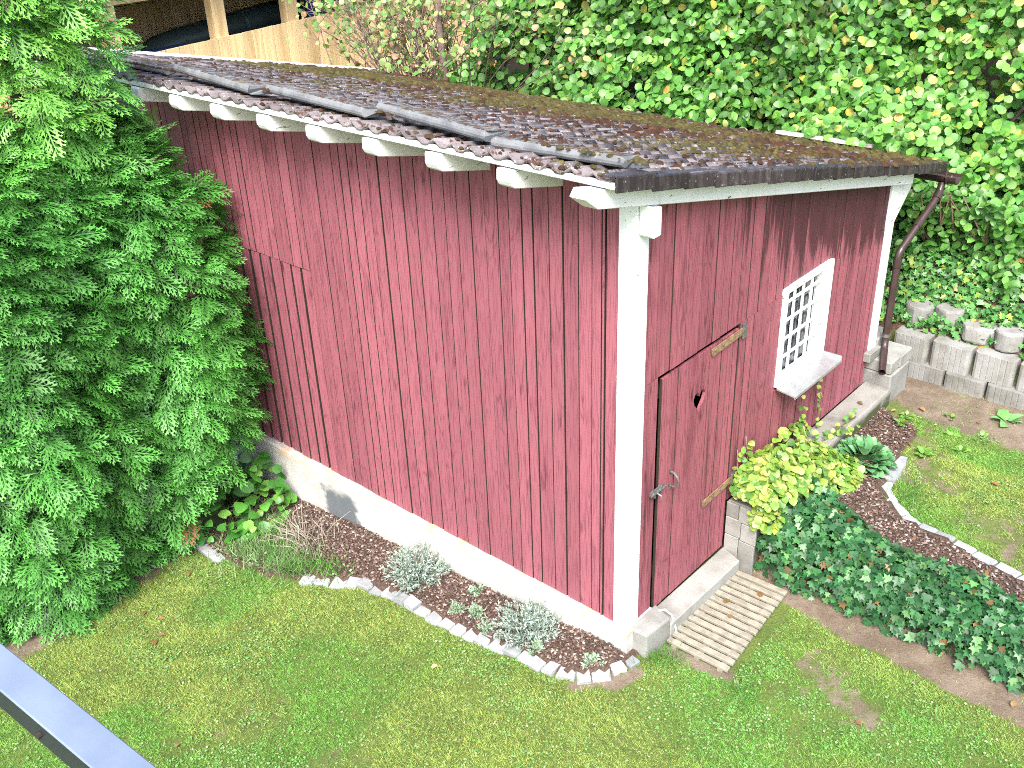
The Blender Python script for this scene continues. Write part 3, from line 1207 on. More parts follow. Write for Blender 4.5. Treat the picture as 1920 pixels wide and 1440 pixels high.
for (y0, y1, z0, z1) in [(-.235, -.105, -.4, .06), (-.1, .015, -.4, .075), (-.24, -.115, .066, .22), (-.11, .015, .081, .235), (-.23, -.09, .226, .364), (-.085, .015, .241, .364)]:
    box("concrete_block", M_CONC, LEDGE, 1.262, 1.284, y0, y1, z0, z1, bevel=.004)
box("concrete_block", M_CONC, LEDGE, 3.622, 4.02, -.205, .25, -.1, .48, bevel=.012)
box("concrete_block", M_CONC, LEDGE, 3.625, 3.80, -.19, .25, .483, .60, bevel=.01)
box("concrete_block", M_CONC, LEDGE, 3.803, 4.05, -.20, .25, .483, .60, bevel=.01)
box("concrete_block", M_CONC, LEDGE, 3.50, 3.72, -.04, .2, .604, .692, bevel=.008)
box("concrete_block", M_CONC, LEDGE, 3.725, 4.0, .0, .22, .604, .74, bevel=.01)
B().prism([(.30, -.155), (1.20, -.165), (1.27, .02), (.30, .03)], -.5, -.058, 'z').build("door_step", M_CONC, SHED, bevel=.008, seg=2)

# ------------------------------------------------------------------ timber building behind
BY = 10.0
TB = thing("timber_building", (4.5, BY + 1.5, -.4), "pale spruce clad building with an open slot above its boarded wall, behind the shed roof", "building")
sill = lambda x: 2.36 + (x - 2.8) * .033
WALLB = box("board_wall", M_DARKWOOD, TB, .2, 11, BY + .03, BY + .05, -.5, 2.30)
x = .2
while x < 9.6:
    w = random.choice([.17, .20, .22, .24])
    b = B().prism([(x + .002, -.5), (x + w - .002, -.5), (x + w - .002, sill(x + w) + random.uniform(-.006, .004)), (x + .002, sill(x))], BY + random.uniform(-.004, .004), BY + .025, 'y')
    b.build("plank", M_TIMBER, WALLB, bevel=.003)
    x += w
for px in (.6, 2.36, 4.0, 5.26, 6.55, 7.9, 9.3):
    box("post", M_TIMBER, TB, px, px + .21, BY + .028, BY + .20, 1.6, 3.02, bevel=.004)
box("beam", M_TIMBER, TB, .2, 9.6, BY + .0, BY + .2, 3.022, 3.30, bevel=.004)
INN = box("inner_wall", M_DARKWOOD, TB, .2, 9.6, BY + 2.63, BY + 2.66, -.5, 4.3)
x = .25
while x < 9.5:
    w = random.choice([.14, .16, .18])
    box("plank", M_TIMBER, INN, x + .003, x + w - .003, BY + 2.60, BY + 2.625, -.5, 4.28)
    x += w
box("beam", M_TIMBER, TB, .25, 9.5, BY + 2.50, BY + 2.595, 2.55, 2.66)
box("side_wall", M_DARKWOOD, TB, .1, .19, BY + .03, BY + 2.7, -.5, 4.0)
box("side_wall", M_DARKWOOD, TB, 9.61, 9.7, BY + .03, BY + 2.7, -.5, 4.0)
box("floor", M_DARKWOOD, TB, .2, 9.6, BY + .06, BY + 2.6, 1.50, 1.56)
B().prism([(BY - .5, 3.5), (BY - .5, 3.62), (BY + 1.5, 4.4), (BY + 3.2, 3.7), (BY + 3.2, 3.55), (BY + 1.5, 4.28)], -.3, 10.1, 'x').build("roof", M_DARKWOOD, TB)
DU = B().tube([(3.25, BY + 1.1, 1.75), (3.42, BY + 1.15, 2.02), (3.72, BY + 1.18, 2.16), (4.1, BY + 1.2, 2.22), (6.3, BY + 1.2, 2.42)], .215, 18).build("duct", M_DUCT, TB, smooth=True)
for p in ((4.1, 2.22), (5.2, 2.32)):
    B().tube([(p[0], BY + 1.2, p[1]), (p[0] + .04, BY + 1.2, p[1] + .004)], .222, 18).build("duct_seam", M_DUCT, DU)
B().tube([(4.75, BY + 1.2, 2.40), (4.72, BY + 1.2, 4.0)], .006, 6).build("hanger_wire", M_METAL, TB)
B().tube([(4.98, BY + 1.2, 2.42), (4.95, BY + 1.2, 4.0)], .006, 6).build("hanger_wire", M_METAL, TB)
box("tarp", M_BLUE, TB, 2.58, 3.9, BY + .3, BY + .7, 1.57, 2.30, bevel=.05, seg=2)
box("tarp", M_BLUE, TB, 6.02, 6.28, BY + .5, BY + .6, 1.57, 2.95, bevel=.02)

# ------------------------------------------------------------------ planter ring wall
RW = thing("retaining_wall", (4.35, -1.2, .2), "low wall of stacked grooved concrete planter blocks below the ivy slope", "wall")


def planter(y0, y1, x, z0, z1, rot=0.0, grooves=5):
    """U-shaped planter block seen from its grooved front (facing -X)"""
    w = y1 - y0
    pts = [(.30, 0), (.035, 0), (.012, .008), (.0, .03)]
    n = grooves
    for k in range(n):
        yc = .05 + (w - .10) * (k + .5) / n
        pts += [(0, yc - .006), (.003, yc - .002), (.003, yc + .002), (0, yc + .006)]
    pts += [(.0, w - .03), (.012, w - .008), (.035, w), (.30, w)]
    mm = Matrix.Translation((x, y0, 0)) @ Matrix.Rotation(rot, 4, 'Z')
    B().prism(pts, z0, z1, 'z', mm).build("planter_block", M_BLOCK, RW, disp=.0015)


yy = -.10
for w in (.345, .35, .34, .36, .35, .35, .35):
    planter(yy - w, yy, 4.235 + random.uniform(-.012, .012), .08, .342, random.uniform(-.03, .03))
    yy -= w + .016
yy = .06
for w in (.315, .345, .35, .35, .35, .35, .35, .35):
    planter(yy - w, yy, 4.275 + random.uniform(-.015, .015), .344, .592, random.uniform(-.05, .05))
    yy -= w + .03
for (yc, x, r, z0, z1) in [(-.03, 4.56, .13, .60, .80), (-.30, 4.60, .12, .60, .82), (-.60, 4.52, .145, .61, .76), (-.86, 4.50, .115, .60, .79), (-1.18, 4.46, .14, .60, .80), (-1.55, 4.5, .15, .6, .8), (-1.9, 4.5, .14, .6, .8)]:
    poly = [(x + r * math.cos(a) * random.uniform(.9, 1.05), yc + r * 1.1 * math.sin(a) * random.uniform(.9, 1.05)) for a in np.linspace(0, 6.283, 11)[:-1]]
    B().prism(poly, z0, z1, 'z').build("planter_block", M_BLOCK, RW, bevel=.025, seg=2, disp=.004)

# ------------------------------------------------------------------ cobble edgings
def edging(name, pts, label, size, flip=1, lift=.0):
    root = thing(name, (pts[len(pts) // 2][0], pts[len(pts) // 2][1], float(H(*pts[len(pts) // 2]))), label, "edging", "cobble bed edgings")
    P = np.array(pts, float)
    seg = np.hypot(*np.diff(P, axis=0).T)
    cum = np.concatenate([[0], np.cumsum(seg)])
    s = 0.02
    while s < cum[-1] - .05:
        L = size * random.uniform(.80, 1.28)
        m = s + L / 2
        i = min(np.searchsorted(cum, m) - 1, len(seg) - 1)
        t = (m - cum[i]) / seg[i]
        x, y = P[i] * (1 - t) + P[i + 1] * t
        d = (P[i + 1] - P[i]) / seg[i]
        yaw = math.atan2(d[1], d[0]) + random.uniform(-.09, .09)
        w = random.uniform(.085, .115)
        z = float(HG(x, y)) + lift
        mm = Matrix.Translation((x + random.uniform(-.006, .006), y + random.uniform(-.006, .006), z)) @ Matrix.Rotation(yaw, 4, 'Z') @ Matrix.Rotation(random.uniform(-.06, .06), 4, 'X') @ Matrix.Rotation(random.uniform(-.05, .05), 4, 'Y')
        hgt = random.uniform(.020, .034)
        q = lambda: random.uniform(-.007, .007)
        vs = []
        for zz, sh in ((-.10, 1.0), (hgt - .012, 1.0), (hgt, .86)):
            for (a, c) in ((-1, -1), (1, -1), (1, 1), (-1, 1)):
                vs.append((a * L / 2 * sh + q(), c * w / 2 * sh + q(), zz + q() * .5))
        fs = [(3, 2, 1, 0), (8, 9, 10, 11)]
        for lv in (0, 4):
            for k in range(4):
                fs.append((lv + k, lv + (k + 1) % 4, lv + 4 + (k + 1) % 4, lv + 4 + k))
        B().add([tuple(mm @ Vector(v)) for v in vs], fs).build("cobble", M_STONE, root)
        s += L + random.uniform(.004, .014)
    return root


edging("cobble_edging", COB1[1:], "curved row of pale granite cobbles round the mulch bed at the shed's near corner", .105, lift=.004)
edging("cobble_edging", COB2, "winding row of pale granite cobbles between the right bed and the upper lawn", .135, lift=.006)
b = B().prism([(-1.02, 3.98), (-1.06, 3.42), (-.97, 3.38), (-.90, 3.96)], -.6, -.455, 'z')
tag(b.build("edging_stone", M_STONE, bevel=.012, seg=2, disp=.004), "long pale flat edging stone in the grass beside the thuja foot", "stone")

# ------------------------------------------------------------------ slatted mat, plank, cable
MAT = thing("slatted_mat", (.73, -.36, -.19), "weathered grey wooden slatted mat lying before the shed door", "mat")
M_SLAT = m_simple("weathered_slat", (.275, .26, .21), (.18, .165, .13), s=16, rough=.8)
mc_ = [Vector((1.215, -.075)), Vector((1.235, -.555)), Vector((.245, -.635)), Vector((.235, -.165))]
NS = 14
for k in range(NS):
    t0, t1 = (k + .05) / NS, (k + .70) / NS
    lerp = lambda a, b_, t: a * (1 - t) + b_ * t
    A, Bq = lerp(mc_[3], mc_[0], t0), lerp(mc_[2], mc_[1], t0)
    Cq, D = lerp(mc_[2], mc_[1], t1), lerp(mc_[3], mc_[0], t1)
    j = random.uniform(-.004, .004)
    B().prism([(A.x, A.y + j), (Bq.x, Bq.y + j), (Cq.x, Cq.y + j), (D.x, D.y + j)], -.172, -.148 + random.uniform(-.002, .002), 'z').build("slat", M_SLAT, MAT, bevel=.003)
for t in (.12, .5, .88):
    a, c = mc_[3] * (1 - t) + mc_[2] * t, mc_[0] * (1 - t) + mc_[1] * t
    B().prism([(a.x, a.y - .02), (c.x, c.y - .02), (c.x, c.y + .02), (a.x, a.y + .02)], -.205, -.1735, 'z').build("batten", M_SLAT, MAT)

pk = B().box(-.45, .45, -.05, .05, 0, .035)
pm = Matrix.Translation((4.28, .96, zr(4.28) + .035)) @ Matrix.Rotation(R(95), 4, 'Z') @ Matrix.Rotation(.0, 4, 'X')
pm = Matrix.Translation((4.28, .96, zr(4.28) + .034)) @ Matrix.Rotation(R(12.7), 4, 'Y') @ Matrix.Rotation(R(94), 4, 'Z')
pk.v = [tuple(pm @ Vector(p)) for p in pk.v]
M_GREYW = m_simple("bleached_wood", (.62, .58, .50), (.42, .38, .31), s=12, rough=.8)
tag(pk.build("loose_plank", M_GREYW, bevel=.004), "bleached loose plank lying on the mossy tiles at the lower roof edge", "plank")

cb = B().tube([(.30, -.05, .008), (.33, -.08, .012), (.355, -.12, -.03), (.352, -.16, -.12), (.33, -.19, -.18), (.29, -.2, -.19), (.26, -.19, -.192)], .007, 8)
tag(cb.build("cable", M_CABLE, smooth=True), "thin white cable hanging round the concrete corner block beside the door step", "cable")

# ------------------------------------------------------------------ balcony railing close to the camera
BR = thing("balcony_railing", (-4.02, -1.9, 2.85), "blue-grey metal balcony handrail crossing the lower left corner close up", "railing")
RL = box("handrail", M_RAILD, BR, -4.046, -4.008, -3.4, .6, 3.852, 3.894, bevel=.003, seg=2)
box("rail_sky_strip", M_RAIL_SKY, BR, -4.0475, -4.0065, -3.4, .6, 3.8945, 3.8985, bevel=.0015)  # added strip, its light colour stands for sky mirrored on the dark rail
for y in (-3.35, .5):
    box("post", M_RAILD, BR, -4.043, -4.011, y, y + .035, 2.85, 3.8515)
B().tube([(-4.050, -2.02, 3.872), (-4.0455, -2.02, 3.872)], .004, 8).build("screw", M_DARKWOOD, BR)  # dark disc drawn for the hole in the rail's side

BR.rotation_euler = (0, 0, .0667)

# ------------------------------------------------------------------ thujas
def sprayT():
    quads, cols = [], []

    def seg(p, q, w, c0, c1):
        d = np.array(q) - np.array(p)
        n = np.array([-d[1], d[0]]) / (np.hypot(*d) + 1e-9)
        m = np.array(p) + d * .45
        quads.append([p, tuple(m + n * w), q, tuple(m - n * w)])
        cols.append([c0, (c0 + c1) / 2, c1, (c0 + c1) / 2])

    seg((0, 0), (0, 1), .022, .55, 1.25)
    r = random.Random(3)
    for k in range(13):
        t = .10 + .068 * k
        side = 1 if k % 2 else -1
        L = (.50 * (1 - t) ** .65 + .07) * r.uniform(.85, 1.15)
        a = R(42 + r.uniform(-6, 6))
        d = np.array([side * math.sin(a), math.cos(a)])
        p = np.array([0, t])
        q = p + d * L
        seg(tuple(p), tuple(q), .024, .6 + .3 * t, 1.2 + .2 * t)
        for j in range(3):
            u = .32 + .25 * j
            s2 = 1 if j % 2 else -1
            a2 = math.atan2(d[0], d[1]) + s2 * R(38)
            d2 = np.array([math.sin(a2), math.cos(a2)])
            p2 = p + d * L * u
            seg(tuple(p2), tuple(p2 + d2 * L * .42 * (1.15 - u)), .02, .75 + .3 * t, 1.25 + .25 * t)
    V = np.array(quads).reshape(-1, 2)
    c = np.array(cols).reshape(-1)
    V3 = np.stack([V[:, 0], V[:, 1], -.42 * V[:, 1] ** 2 - .35 * V[:, 0] ** 2], -1)
    F = np.arange(len(V3)).reshape(-1, 4)
    tc = np.stack([c, c, c], -1)
    tip = ss(.95, 1.4, c)[:, None]
    tc = tc * (1 + tip * np.array([.8, .40, .8]))
    return (V3, F), tc


SPRAY, SPC = sprayT()


def thuja(name, label, cx, cy, leaders, body_r, ztop, n, seed):
    r = np.random.default_rng(seed)
    zb = float(H(cx, cy))
    root = thing(name, (cx, cy, zb), label, "conifer", "thujas in the hedge by the lawn")
    tk = B().tube([(cx, cy, zb - .1), (cx + .02, cy, 1.2), (cx, cy, 3.0), (cx + .02, cy, 4.2)], [.11, .09, .06, .02], 10)
    for (lx, ly, lr, lz) in leaders:
        tk.tube([(cx, cy, 1.6), ((cx + lx) / 2, (cy + ly) / 2, 2.4), (lx, ly, 3.2), (lx, ly, lz - .25)], [.07, .05, .04, .012], 8)
    tk.build("trunk", M_BARK, root, smooth=True)
    P, N = [], []

    def lobe(n, c, rad, z0, z1, pw):
        z = z0 + (z1 - z0) * r.random(n)
        a = r.uniform(0, 2 * math.pi, n)
        u = (z - z0) / (z1 - z0)
        rr = rad * np.clip(1 - np.abs(2 * u - .72) ** pw / (1.28 ** pw), 0, 1) ** .5
        lump = .80 + .36 * vnoise(a * 1.3 + 5 + seed, z, 2.2, seed) + .20 * (vnoise(a * 3, z, 5, seed + 1) - .5)
        rr = rr * lump * (.70 + .30 * ss(-.5, .7, z))
        P.append(np.stack([c[0] + rr * np.cos(a), c[1] + rr * np.sin(a), z], -1))
        drdz = -(np.abs(2 * u - .72) ** (pw - 1)) * np.sign(2 * u - .72) * .6
        N.append(norm(np.stack([np.cos(a), np.sin(a), -drdz * .9], -1)))

    lobe(n, (cx, cy), body_r, zb - .05, ztop, 4.0)
    for (lx, ly, lr, lz) in leaders:
        lobe(int(n * .22), (lx, ly), lr, ztop - 1.0, lz, 2.4)
    P = np.concatenate(P)
    N = np.concatenate(N)
    toc = norm(CAM_POS - P)
    face = (N * toc).sum(1)
    # nothing beyond the shed wall, and only a thin cover on the side nobody sees
    keep = (P[:, 0] < -.015) & ~((P[:, 2] < .15 + (P[:, 0] + .75) * .45) & (P[:, 0] > -.95)) & ((face > -.25) | (r.random(len(P)) < .12))
    P, N = P[keep], N[keep]
    k = len(P)
    depth = r.random(k) ** 1.3 * .26
    P = P - N * depth[:, None]
    ax = norm(N * .8 + np.stack([r.normal(0, .42, k), r.normal(0, .42, k), r.normal(-.02, .35, k)], -1) + np.array([0, 0, -.04]))
    up = norm(np.array([0, 0, 1.0]) + N * .55 + r.normal(0, .35, (k, 3)))
    size = r.uniform(.14, .30, k)
    Mx = basis(ax, up, size)
    C = np.array([.056, .225, .034]) * (1 + r.normal(0, .20, (k, 1)))
    tone = vnoise(P[:, 0] * 1.0 + P[:, 1], P[:, 2], 1.6, seed + 4)[:, None]
    C = C * (.75 + .55 * tone)
    C = C + ss(2.6, 3.4, P[:, 2])[:, None] * np.array([.050, .095, .010])  # crown top brightened: light from above put into the spray colour
    dead = (r.random(k) < .004)
    C[dead] = np.array([.16, .075, .03])
    a_ = inst(SPRAY, Mx, P, np.clip(C, .005, .6), SPC)
    # inner dead foliage, coloured dark to give the crown's inner shade
    kk = 2600
    z = r.uniform(zb, ztop - .2, kk)
    a = r.uniform(0, 6.283, kk)
    rr = body_r * .52 * np.sqrt(np.clip(1 - ((z - zb) / (ztop - zb)) ** 4, 0, 1)) * r.uniform(.8, 1.1, kk)
    PI_ = np.stack([cx + rr * np.cos(a), cy + rr * np.sin(a), z], -1)
    NI = np.stack([np.cos(a), np.sin(a), np.full(kk, .3)], -1)
    MI = basis(np.stack([-np.sin(a), np.cos(a), r.normal(0, 1, kk)], -1), NI, r.uniform(.25, .4, kk))
    CI = np.repeat(np.array([[.020, .030, .010]]), kk, 0) * (1 + r.normal(0, .25, (kk, 1)))
    b_ = inst(OVAL, MI, PI_, np.clip(CI, .003, 1))
    V, F, Cc = merge([a_, b_])
    link("crown", npmesh("crown", V, F, M_THUJA, Cc), root)


thuja("thuja", "dense green thuja with bright top, touching the shed wall", -.88, 4.36, [(-.93, 4.2, .33, 5.0)], .80, 3.12, 6400, 21)
thuja("thuja", "dense thuja at the left edge, left of the one touching the shed wall", -2.02, 4.32, [(-1.36, 4.15, .36, 4.9), (-2.0, 4.4, .4, 4.8)], .88, 3.35, 6000, 22)

# ------------------------------------------------------------------ hazel hedge, twiggy shrub
G_HAZ = [(.10, .28, .045), (.15, .35, .07), (.065, .20, .033), (.19, .36, .07), (.32, .34, .06), (.40, .23, .05)]


def hedge_pts(n, y0, y1, z0, z1, x_at, depth, seed):
    r = np.random.default_rng(seed)
    y = r.uniform(y0, y1, n)
    z = r.uniform(z0, z1, n)
    lump = (vnoise(y, z, 1.1, seed) - .5) * .75 + (vnoise(y, z, 2.7, seed + 1) - .5) * .42
    d = r.random(n) ** 1.5 * depth
    x = x_at(y, z) - lump + d
    return np.stack([x, y, z], -1), d, r


def broad_shrub(name, label, cat, y0, y1, z0, z1, x_at, n, T, cols, wts, size, seed, depth=.75, n_parts=300, droop=.5, leaf_up=.75, stems=14, group=None, extraP=None):
    # leaves sit alternately along short twigs, so that they bunch and leave holes
    LPT = 8
    P0, d0, r = hedge_pts(n // LPT, y0, y1, z0, z1, x_at, depth, seed)
    m0 = len(P0)
    td = norm(np.stack([r.normal(-.75, .35, m0), r.normal(-.1, .75, m0), r.normal(-droop * .55 + .1, .45, m0)], -1))
    tn = norm(np.stack([np.full(m0, -.75), r.normal(-.15, .40, m0), np.full(m0, leaf_up)], -1) + r.normal(0, .30, (m0, 3)))
    sd_ = norm(np.cross(td, tn))
    Pl_, Al_, Nl_, Dl_ = [], [], [], []
    for q in range(LPT):
        t_ = (q - LPT * .62) * size[1] * .62
        sg = 1 if q % 2 else -1
        if q == LPT - 1:
            sg = 0
        Pl_.append(P0 + td * t_ + np.array([0, 0, -.03]) * (q / LPT) ** 2)
        Al_.append(td * .55 + sd_ * sg * .9 + np.array([0, 0, -.25]) + r.normal(0, .22, (m0, 3)))
        Nl_.append(tn + r.normal(0, .36, (m0, 3)))
        Dl_.append(np.maximum(d0 - t_ * .7, 0))
    P, d = np.concatenate(Pl_), np.concatenate(Dl_)
    AX, NR = np.concatenate(Al_), np.concatenate(Nl_)
    if extraP is not None:
        P = np.concatenate([P, extraP])
        d = np.concatenate([d, np.zeros(len(extraP))])
        e_ = len(extraP)
        AX = np.concatenate([AX, np.stack([r.normal(-.35, .5, e_), r.normal(0, .7, e_), r.normal(-droop, .35, e_)], -1)])
        NR = np.concatenate([NR, np.stack([np.full(e_, -.6), r.normal(-.15, .4, e_), np.full(e_, .9)], -1)])
    ok = in_view(P, .10)
    ok &= ~((P[:, 0] < 4.45) & (P[:, 2] < zr(P[:, 0]) + .05))
    gap = vnoise(P[:, 1] * 1.3 + seed, P[:, 2] * 1.3, 2.2, seed + 9)
    ok &= ~((gap > .70) & (d < depth * .55))
    P, d = P[ok], d[ok]
    k = len(P)
    nrm, ax = norm(NR[ok]), norm(AX[ok])
    C = palette(k, cols, wts, .16)
    yl = vnoise(P[:, 1], P[:, 2], 1.3, seed + 3)[:, None]
    C = C * (.75 + .5 * yl)
    sz = r.uniform(size[0], size[1], k)
    Mx = basis(ax, nrm, sz)
    cy = (y0 + y1) / 2
    root = thing(name, (5.6, cy, float(H(5.6, cy))), label, cat, group)
    st = B()
    for s in range(stems):
        yb = r.uniform(y0, y1)
        zt = r.uniform(z0 + .8, z1)
        xb = 5.5 + r.uniform(-.2, .5)
        p0 = (xb, yb, float(H(xb, yb)) - .05)
        yt = yb + r.normal(0, .4)
        p2 = (float(x_at(yt, zt)) + .25, yt, zt)
        p1 = ((p0[0] * .6 + p2[0] * .4) + .1, (yb + yt) / 2, (p0[2] + p2[2]) / 2 + .1)
        st.tube([p0, p1, p2], [.028, .018, .006], 6)
    st.build("branches", M_BARK, root, smooth=True)
    leaf_things(root, T, Mx, P, C, M_LEAF, n_parts, vis=d < depth * .22)
    return root


xat = lambda y, z: 5.12 + (z - 2.1) * .45
# side branch of the hazel that hangs over the eaves
br = rng.random((420, 3))
brP = np.stack([4.15 + br[:, 0] * .75 + .25 * np.abs(br[:, 1] - .5), -.35 + br[:, 1] * 1.8, 0 * br[:, 0]], -1)
brP[:, 2] = zr(brP[:, 0]) + .07 + br[:, 2] * .20 + .35 * ss(4.4, 4.9, brP[:, 0])
broad_shrub("hazel_shrub", "bright round-leaved hazel behind the roof's middle, next to the bare twigs", "shrub", 3.0, 6.6, 1.8, 4.2, xat, 11500, ROUND, G_HAZ, [.38, .28, .24, .07, .02, .01], (.075, .115), 31, n_parts=250, group="shrubs of the tall hedge")
broad_shrub("hazel_shrub", "deep green oval-leaved shrub in the middle of the tall hedge", "shrub", .9, 3.3, 1.7, 4.2, lambda y, z: xat(y, z) + .12, 9000, OVAL, [(.075, .22, .03), (.11, .28, .04), (.05, .16, .025), (.30, .32, .05)], [.4, .3, .24, .06], (.085, .13), 32, n_parts=200, group="shrubs of the tall hedge", droop=.8)
broad_shrub("hazel_shrub", "yellowish green hazel hanging over the eaves at the roof's lower corner", "shrub", -2.2, 1.2, 1.5, 4.2, xat, 14000, ROUND, [(.13, .32, .05), (.18, .36, .06), (.08, .25, .04), (.32, .37, .07), (.42, .28, .05)], [.38, .17, .39, .04, .02], (.055, .10), 33, n_parts=300, group="shrubs of the tall hedge", extraP=brP)

# lower shrub below the eaves
P0, d0, r0 = hedge_pts(900, -.75, .35, 1.0, 1.85, lambda y, z: 4.78 + (z - 1.2) * .1, .45, 41)
okk = in_view(P0, .05)
P0, d0 = P0[okk], d0[okk]
k = len(P0)
sb = thing("leafy_shrub", (5.0, -.2, float(H(5.0, -.2))), "loose shrub with pointed green leaves below the eaves, beside the downpipe", "shrub")
Mx = basis(np.stack([r0.normal(-.4, .4, k), r0.normal(0, .6, k), r0.normal(-.4, .4, k)], -1), np.stack([np.full(k, -.7), r0.normal(0, .4, k), np.full(k, .8)], -1), r0.uniform(.07, .11, k))
leaf_things(sb, OVAL, Mx, P0, palette(k, [(.10, .28, .05), (.14, .33, .07), (.06, .19, .03)]), M_LEAF, 150, vis=d0 < .12)
st = B()
for q in range(9):
    yb = r0.uniform(-.6, .3)
    st.tube([(5.15, yb, float(H(5.15, yb)) - .05), (5.0, yb + r0.normal(0, .15), 1.35), (4.78, yb + r0.normal(0, .3), 1.8)], [.016, .010, .004], 6)
st.build("branches", M_BARK, sb, smooth=True)

# bare twiggy shrub between the roof end and the timber building
TS = thing("twiggy_shrub", (5.4, 7.3, .3), "sparse twiggy shrub with few pale leaves, before the timber building", "shrub")
st = B()
tips = []
rt_ = random.Random(5)
for q in range(120):
    bx, by = 5.2 + rt_.uniform(-.5, .7), 7.0 + rt_.uniform(-.9, 1.0)
    lean = rt_.gauss(0, .75)
    zt = rt_.uniform(2.3, 3.5)
    p = [(bx, by, .6), (bx - .1 + rt_.uniform(-.1, .1), by + lean * .3, 1.6), (bx - .25 + rt_.uniform(-.3, .3), by + lean * .75, (1.6 + zt) / 2), (bx - .35 + rt_.uniform(-.5, .4), by + lean * 1.35, zt)]
    st.tube(p, [.016, .011, .007, .0025], 5, cap=False)
    for e in range(5):
        t = rt_.uniform(.25, .95)
        a = Vector(p[2]).lerp(Vector(p[3]), t)
        bq = a + Vector((rt_.gauss(-.05, .15), rt_.gauss(lean * .2, .22), rt_.uniform(.02, .32)))
        st.tube([a, bq], [.005, .0015], 4, cap=False)
        tips.append(bq)
        tips.append(a.lerp(bq, .6))
kind(st.build("stems", M_TWIG, TS, smooth=True), 'stuff')
B().tube([(4.9, 6.35, .5), (4.86, 6.33, 1.8), (4.82, 6.36, 2.6), (4.78, 6.33, 3.7)], [.05, .045, .04, .03], 8).build("main_stem", M_TWIG, TS, smooth=True)
tp = np.array([tuple(q) for q in tips])
tp = np.concatenate([tp, tp + rng.normal(0, .09, tp.shape)])
tp = tp[rng.random(len(tp)) < .55]
k = len(tp)
Mx = basis(rng.normal(0, 1, (k, 3)) + np.array([0, 0, -.5]), rng.normal(0, .4, (k, 3)) + np.array([-.6, -.2, .8]), rng.uniform(.05, .095, k))
leaf_things(TS, ROUND, Mx, tp, palette(k, [(.20, .33, .09), (.28, .38, .12), (.13, .28, .07), (.45, .30, .14), (.40, .22, .14)], [.36, .26, .22, .10, .06]), M_LEAF, 120)

# ------------------------------------------------------------------ ground-cover ivy on the slope behind the planter wall
nG = 16000
y = rng.uniform(-2.6, 1.2, nG)
x = rng.uniform(4.42, 6.6, nG)
gap = vnoise(x, y, 2.6, 61)
ok = gap < .74
x, y = x[ok], y[ok]
z = H(x, y) + .02 + rng.random(len(x)) ** 1.3 * (.10 + .10 * vnoise(x, y, 3, 62))
P = np.stack([x, y, z], -1)
ok = in_view(P, .08)
P = P[ok]
k = len(P)
nrm = norm(np.stack([rng.normal(-.6, .35, k), rng.normal(-.1, .4, k), np.full(k, .8)], -1))
Mx = basis(rng.normal(0, 1, (k, 3)) + np.array([-.5, 0, -.4]), nrm, rng.uniform(.04, .075, k))
C = palette(k, [(.075, .22, .055), (.11, .28, .08), (.045, .15, .04), (.22, .32, .06), (.30, .17, .06)], [.42, .28, .2, .08, .02])
V, F, Cc = inst(IVY, Mx, P, C)
kind(tag(link("ground_cover", npmesh("ground_cover", V, F, M_IVY, Cc)), "carpet of small ivy leaves on the slope above the planter wall", "ground cover"), 'stuff')

# ------------------------------------------------------------------ ivy bank
nI = 8200
r = np.random.default_rng(71)
yv = r.uniform(-3.1, .0, nI)
u = r.random(nI)
ang = u * math.pi * .95                                            # across the bank: 0 lawn side, 1 bed side
xb = 1.85 + np.clip(yv + .7, -2.2, .5) * .25
xf = 1.29 + .06 * ss(-.5, -.1, yv) + .05 * (vnoise(yv, yv * 0, 2.2, 72) - .5)
cx = (xf + xb) / 2
wid = (xb - xf) / 2 * .95
hgt = .53 + .12 * ss(-1.0, -.2, yv) + .10 * (vnoise(yv, yv * 0 + 3, 2.0, 73) - .5)
lum = 1 + .22 * (vnoise(yv, ang, 2.8, 74) - .5) + .16 * (vnoise(yv, ang, 7, 75) - .5)
xx = cx - np.cos(ang) * (wid + .02) * lum
zz = -.20 + np.maximum(np.sin(ang) ** .75 * hgt * lum, ss(1.36, 1.56, xx) * .40) + .02
dep = r.random(nI) ** 1.6 * .10
N = norm(np.stack([-np.cos(ang), np.zeros(nI), np.sin(ang) + .15], -1))
P = np.stack([xx, yv, zz], -1) - N * dep[:, None]
ok = in_view(P, .10) & (P[:, 1] < -.02) & ~((P[:, 0] < 1.47) & (P[:, 1] > -.26) & (P[:, 2] > -.13))
P, N, dep = P[ok], N[ok], dep[ok]
k = len(P)
nrm = norm(N * .7 + np.array([-.15, -.05, .55]) + r.normal(0, .33, (k, 3)))
ax = norm(N * .3 + np.array([-.1, 0, -.75]) + r.normal(0, .5, (k, 3)))
Mx = basis(ax, nrm, r.uniform(.042, .080, k))
IB = thing("ivy_hedge", (1.5, -1.4, -.2), "thick bank of dark glossy ivy between the lower lawn and the right bed", "ivy")
ci = palette(k, [(.016, .070, .026), (.026, .105, .038), (.046, .15, .054), (.085, .21, .068), (.18, .10, .045)], [.30, .32, .24, .12, .02], .25)
leaf_things(IB, IVY, Mx, P, ci, M_IVY, 300, vis=dep < .02)
st = B()
for q in range(26):
    y0 = random.uniform(-2.8, -.2)
    p = [(1.36 + random.uniform(-.02, .2), y0, -.18 + random.uniform(0, .3))]
    for e in range(5):
        p.append((p[-1][0] + random.uniform(-.04, .07), p[-1][1] + random.uniform(-.16, .05), p[-1][2] + random.uniform(-.03, .07)))
    st.tube(p, .004, 5)
st.build("stems", M_TWIG, IB, smooth=True)

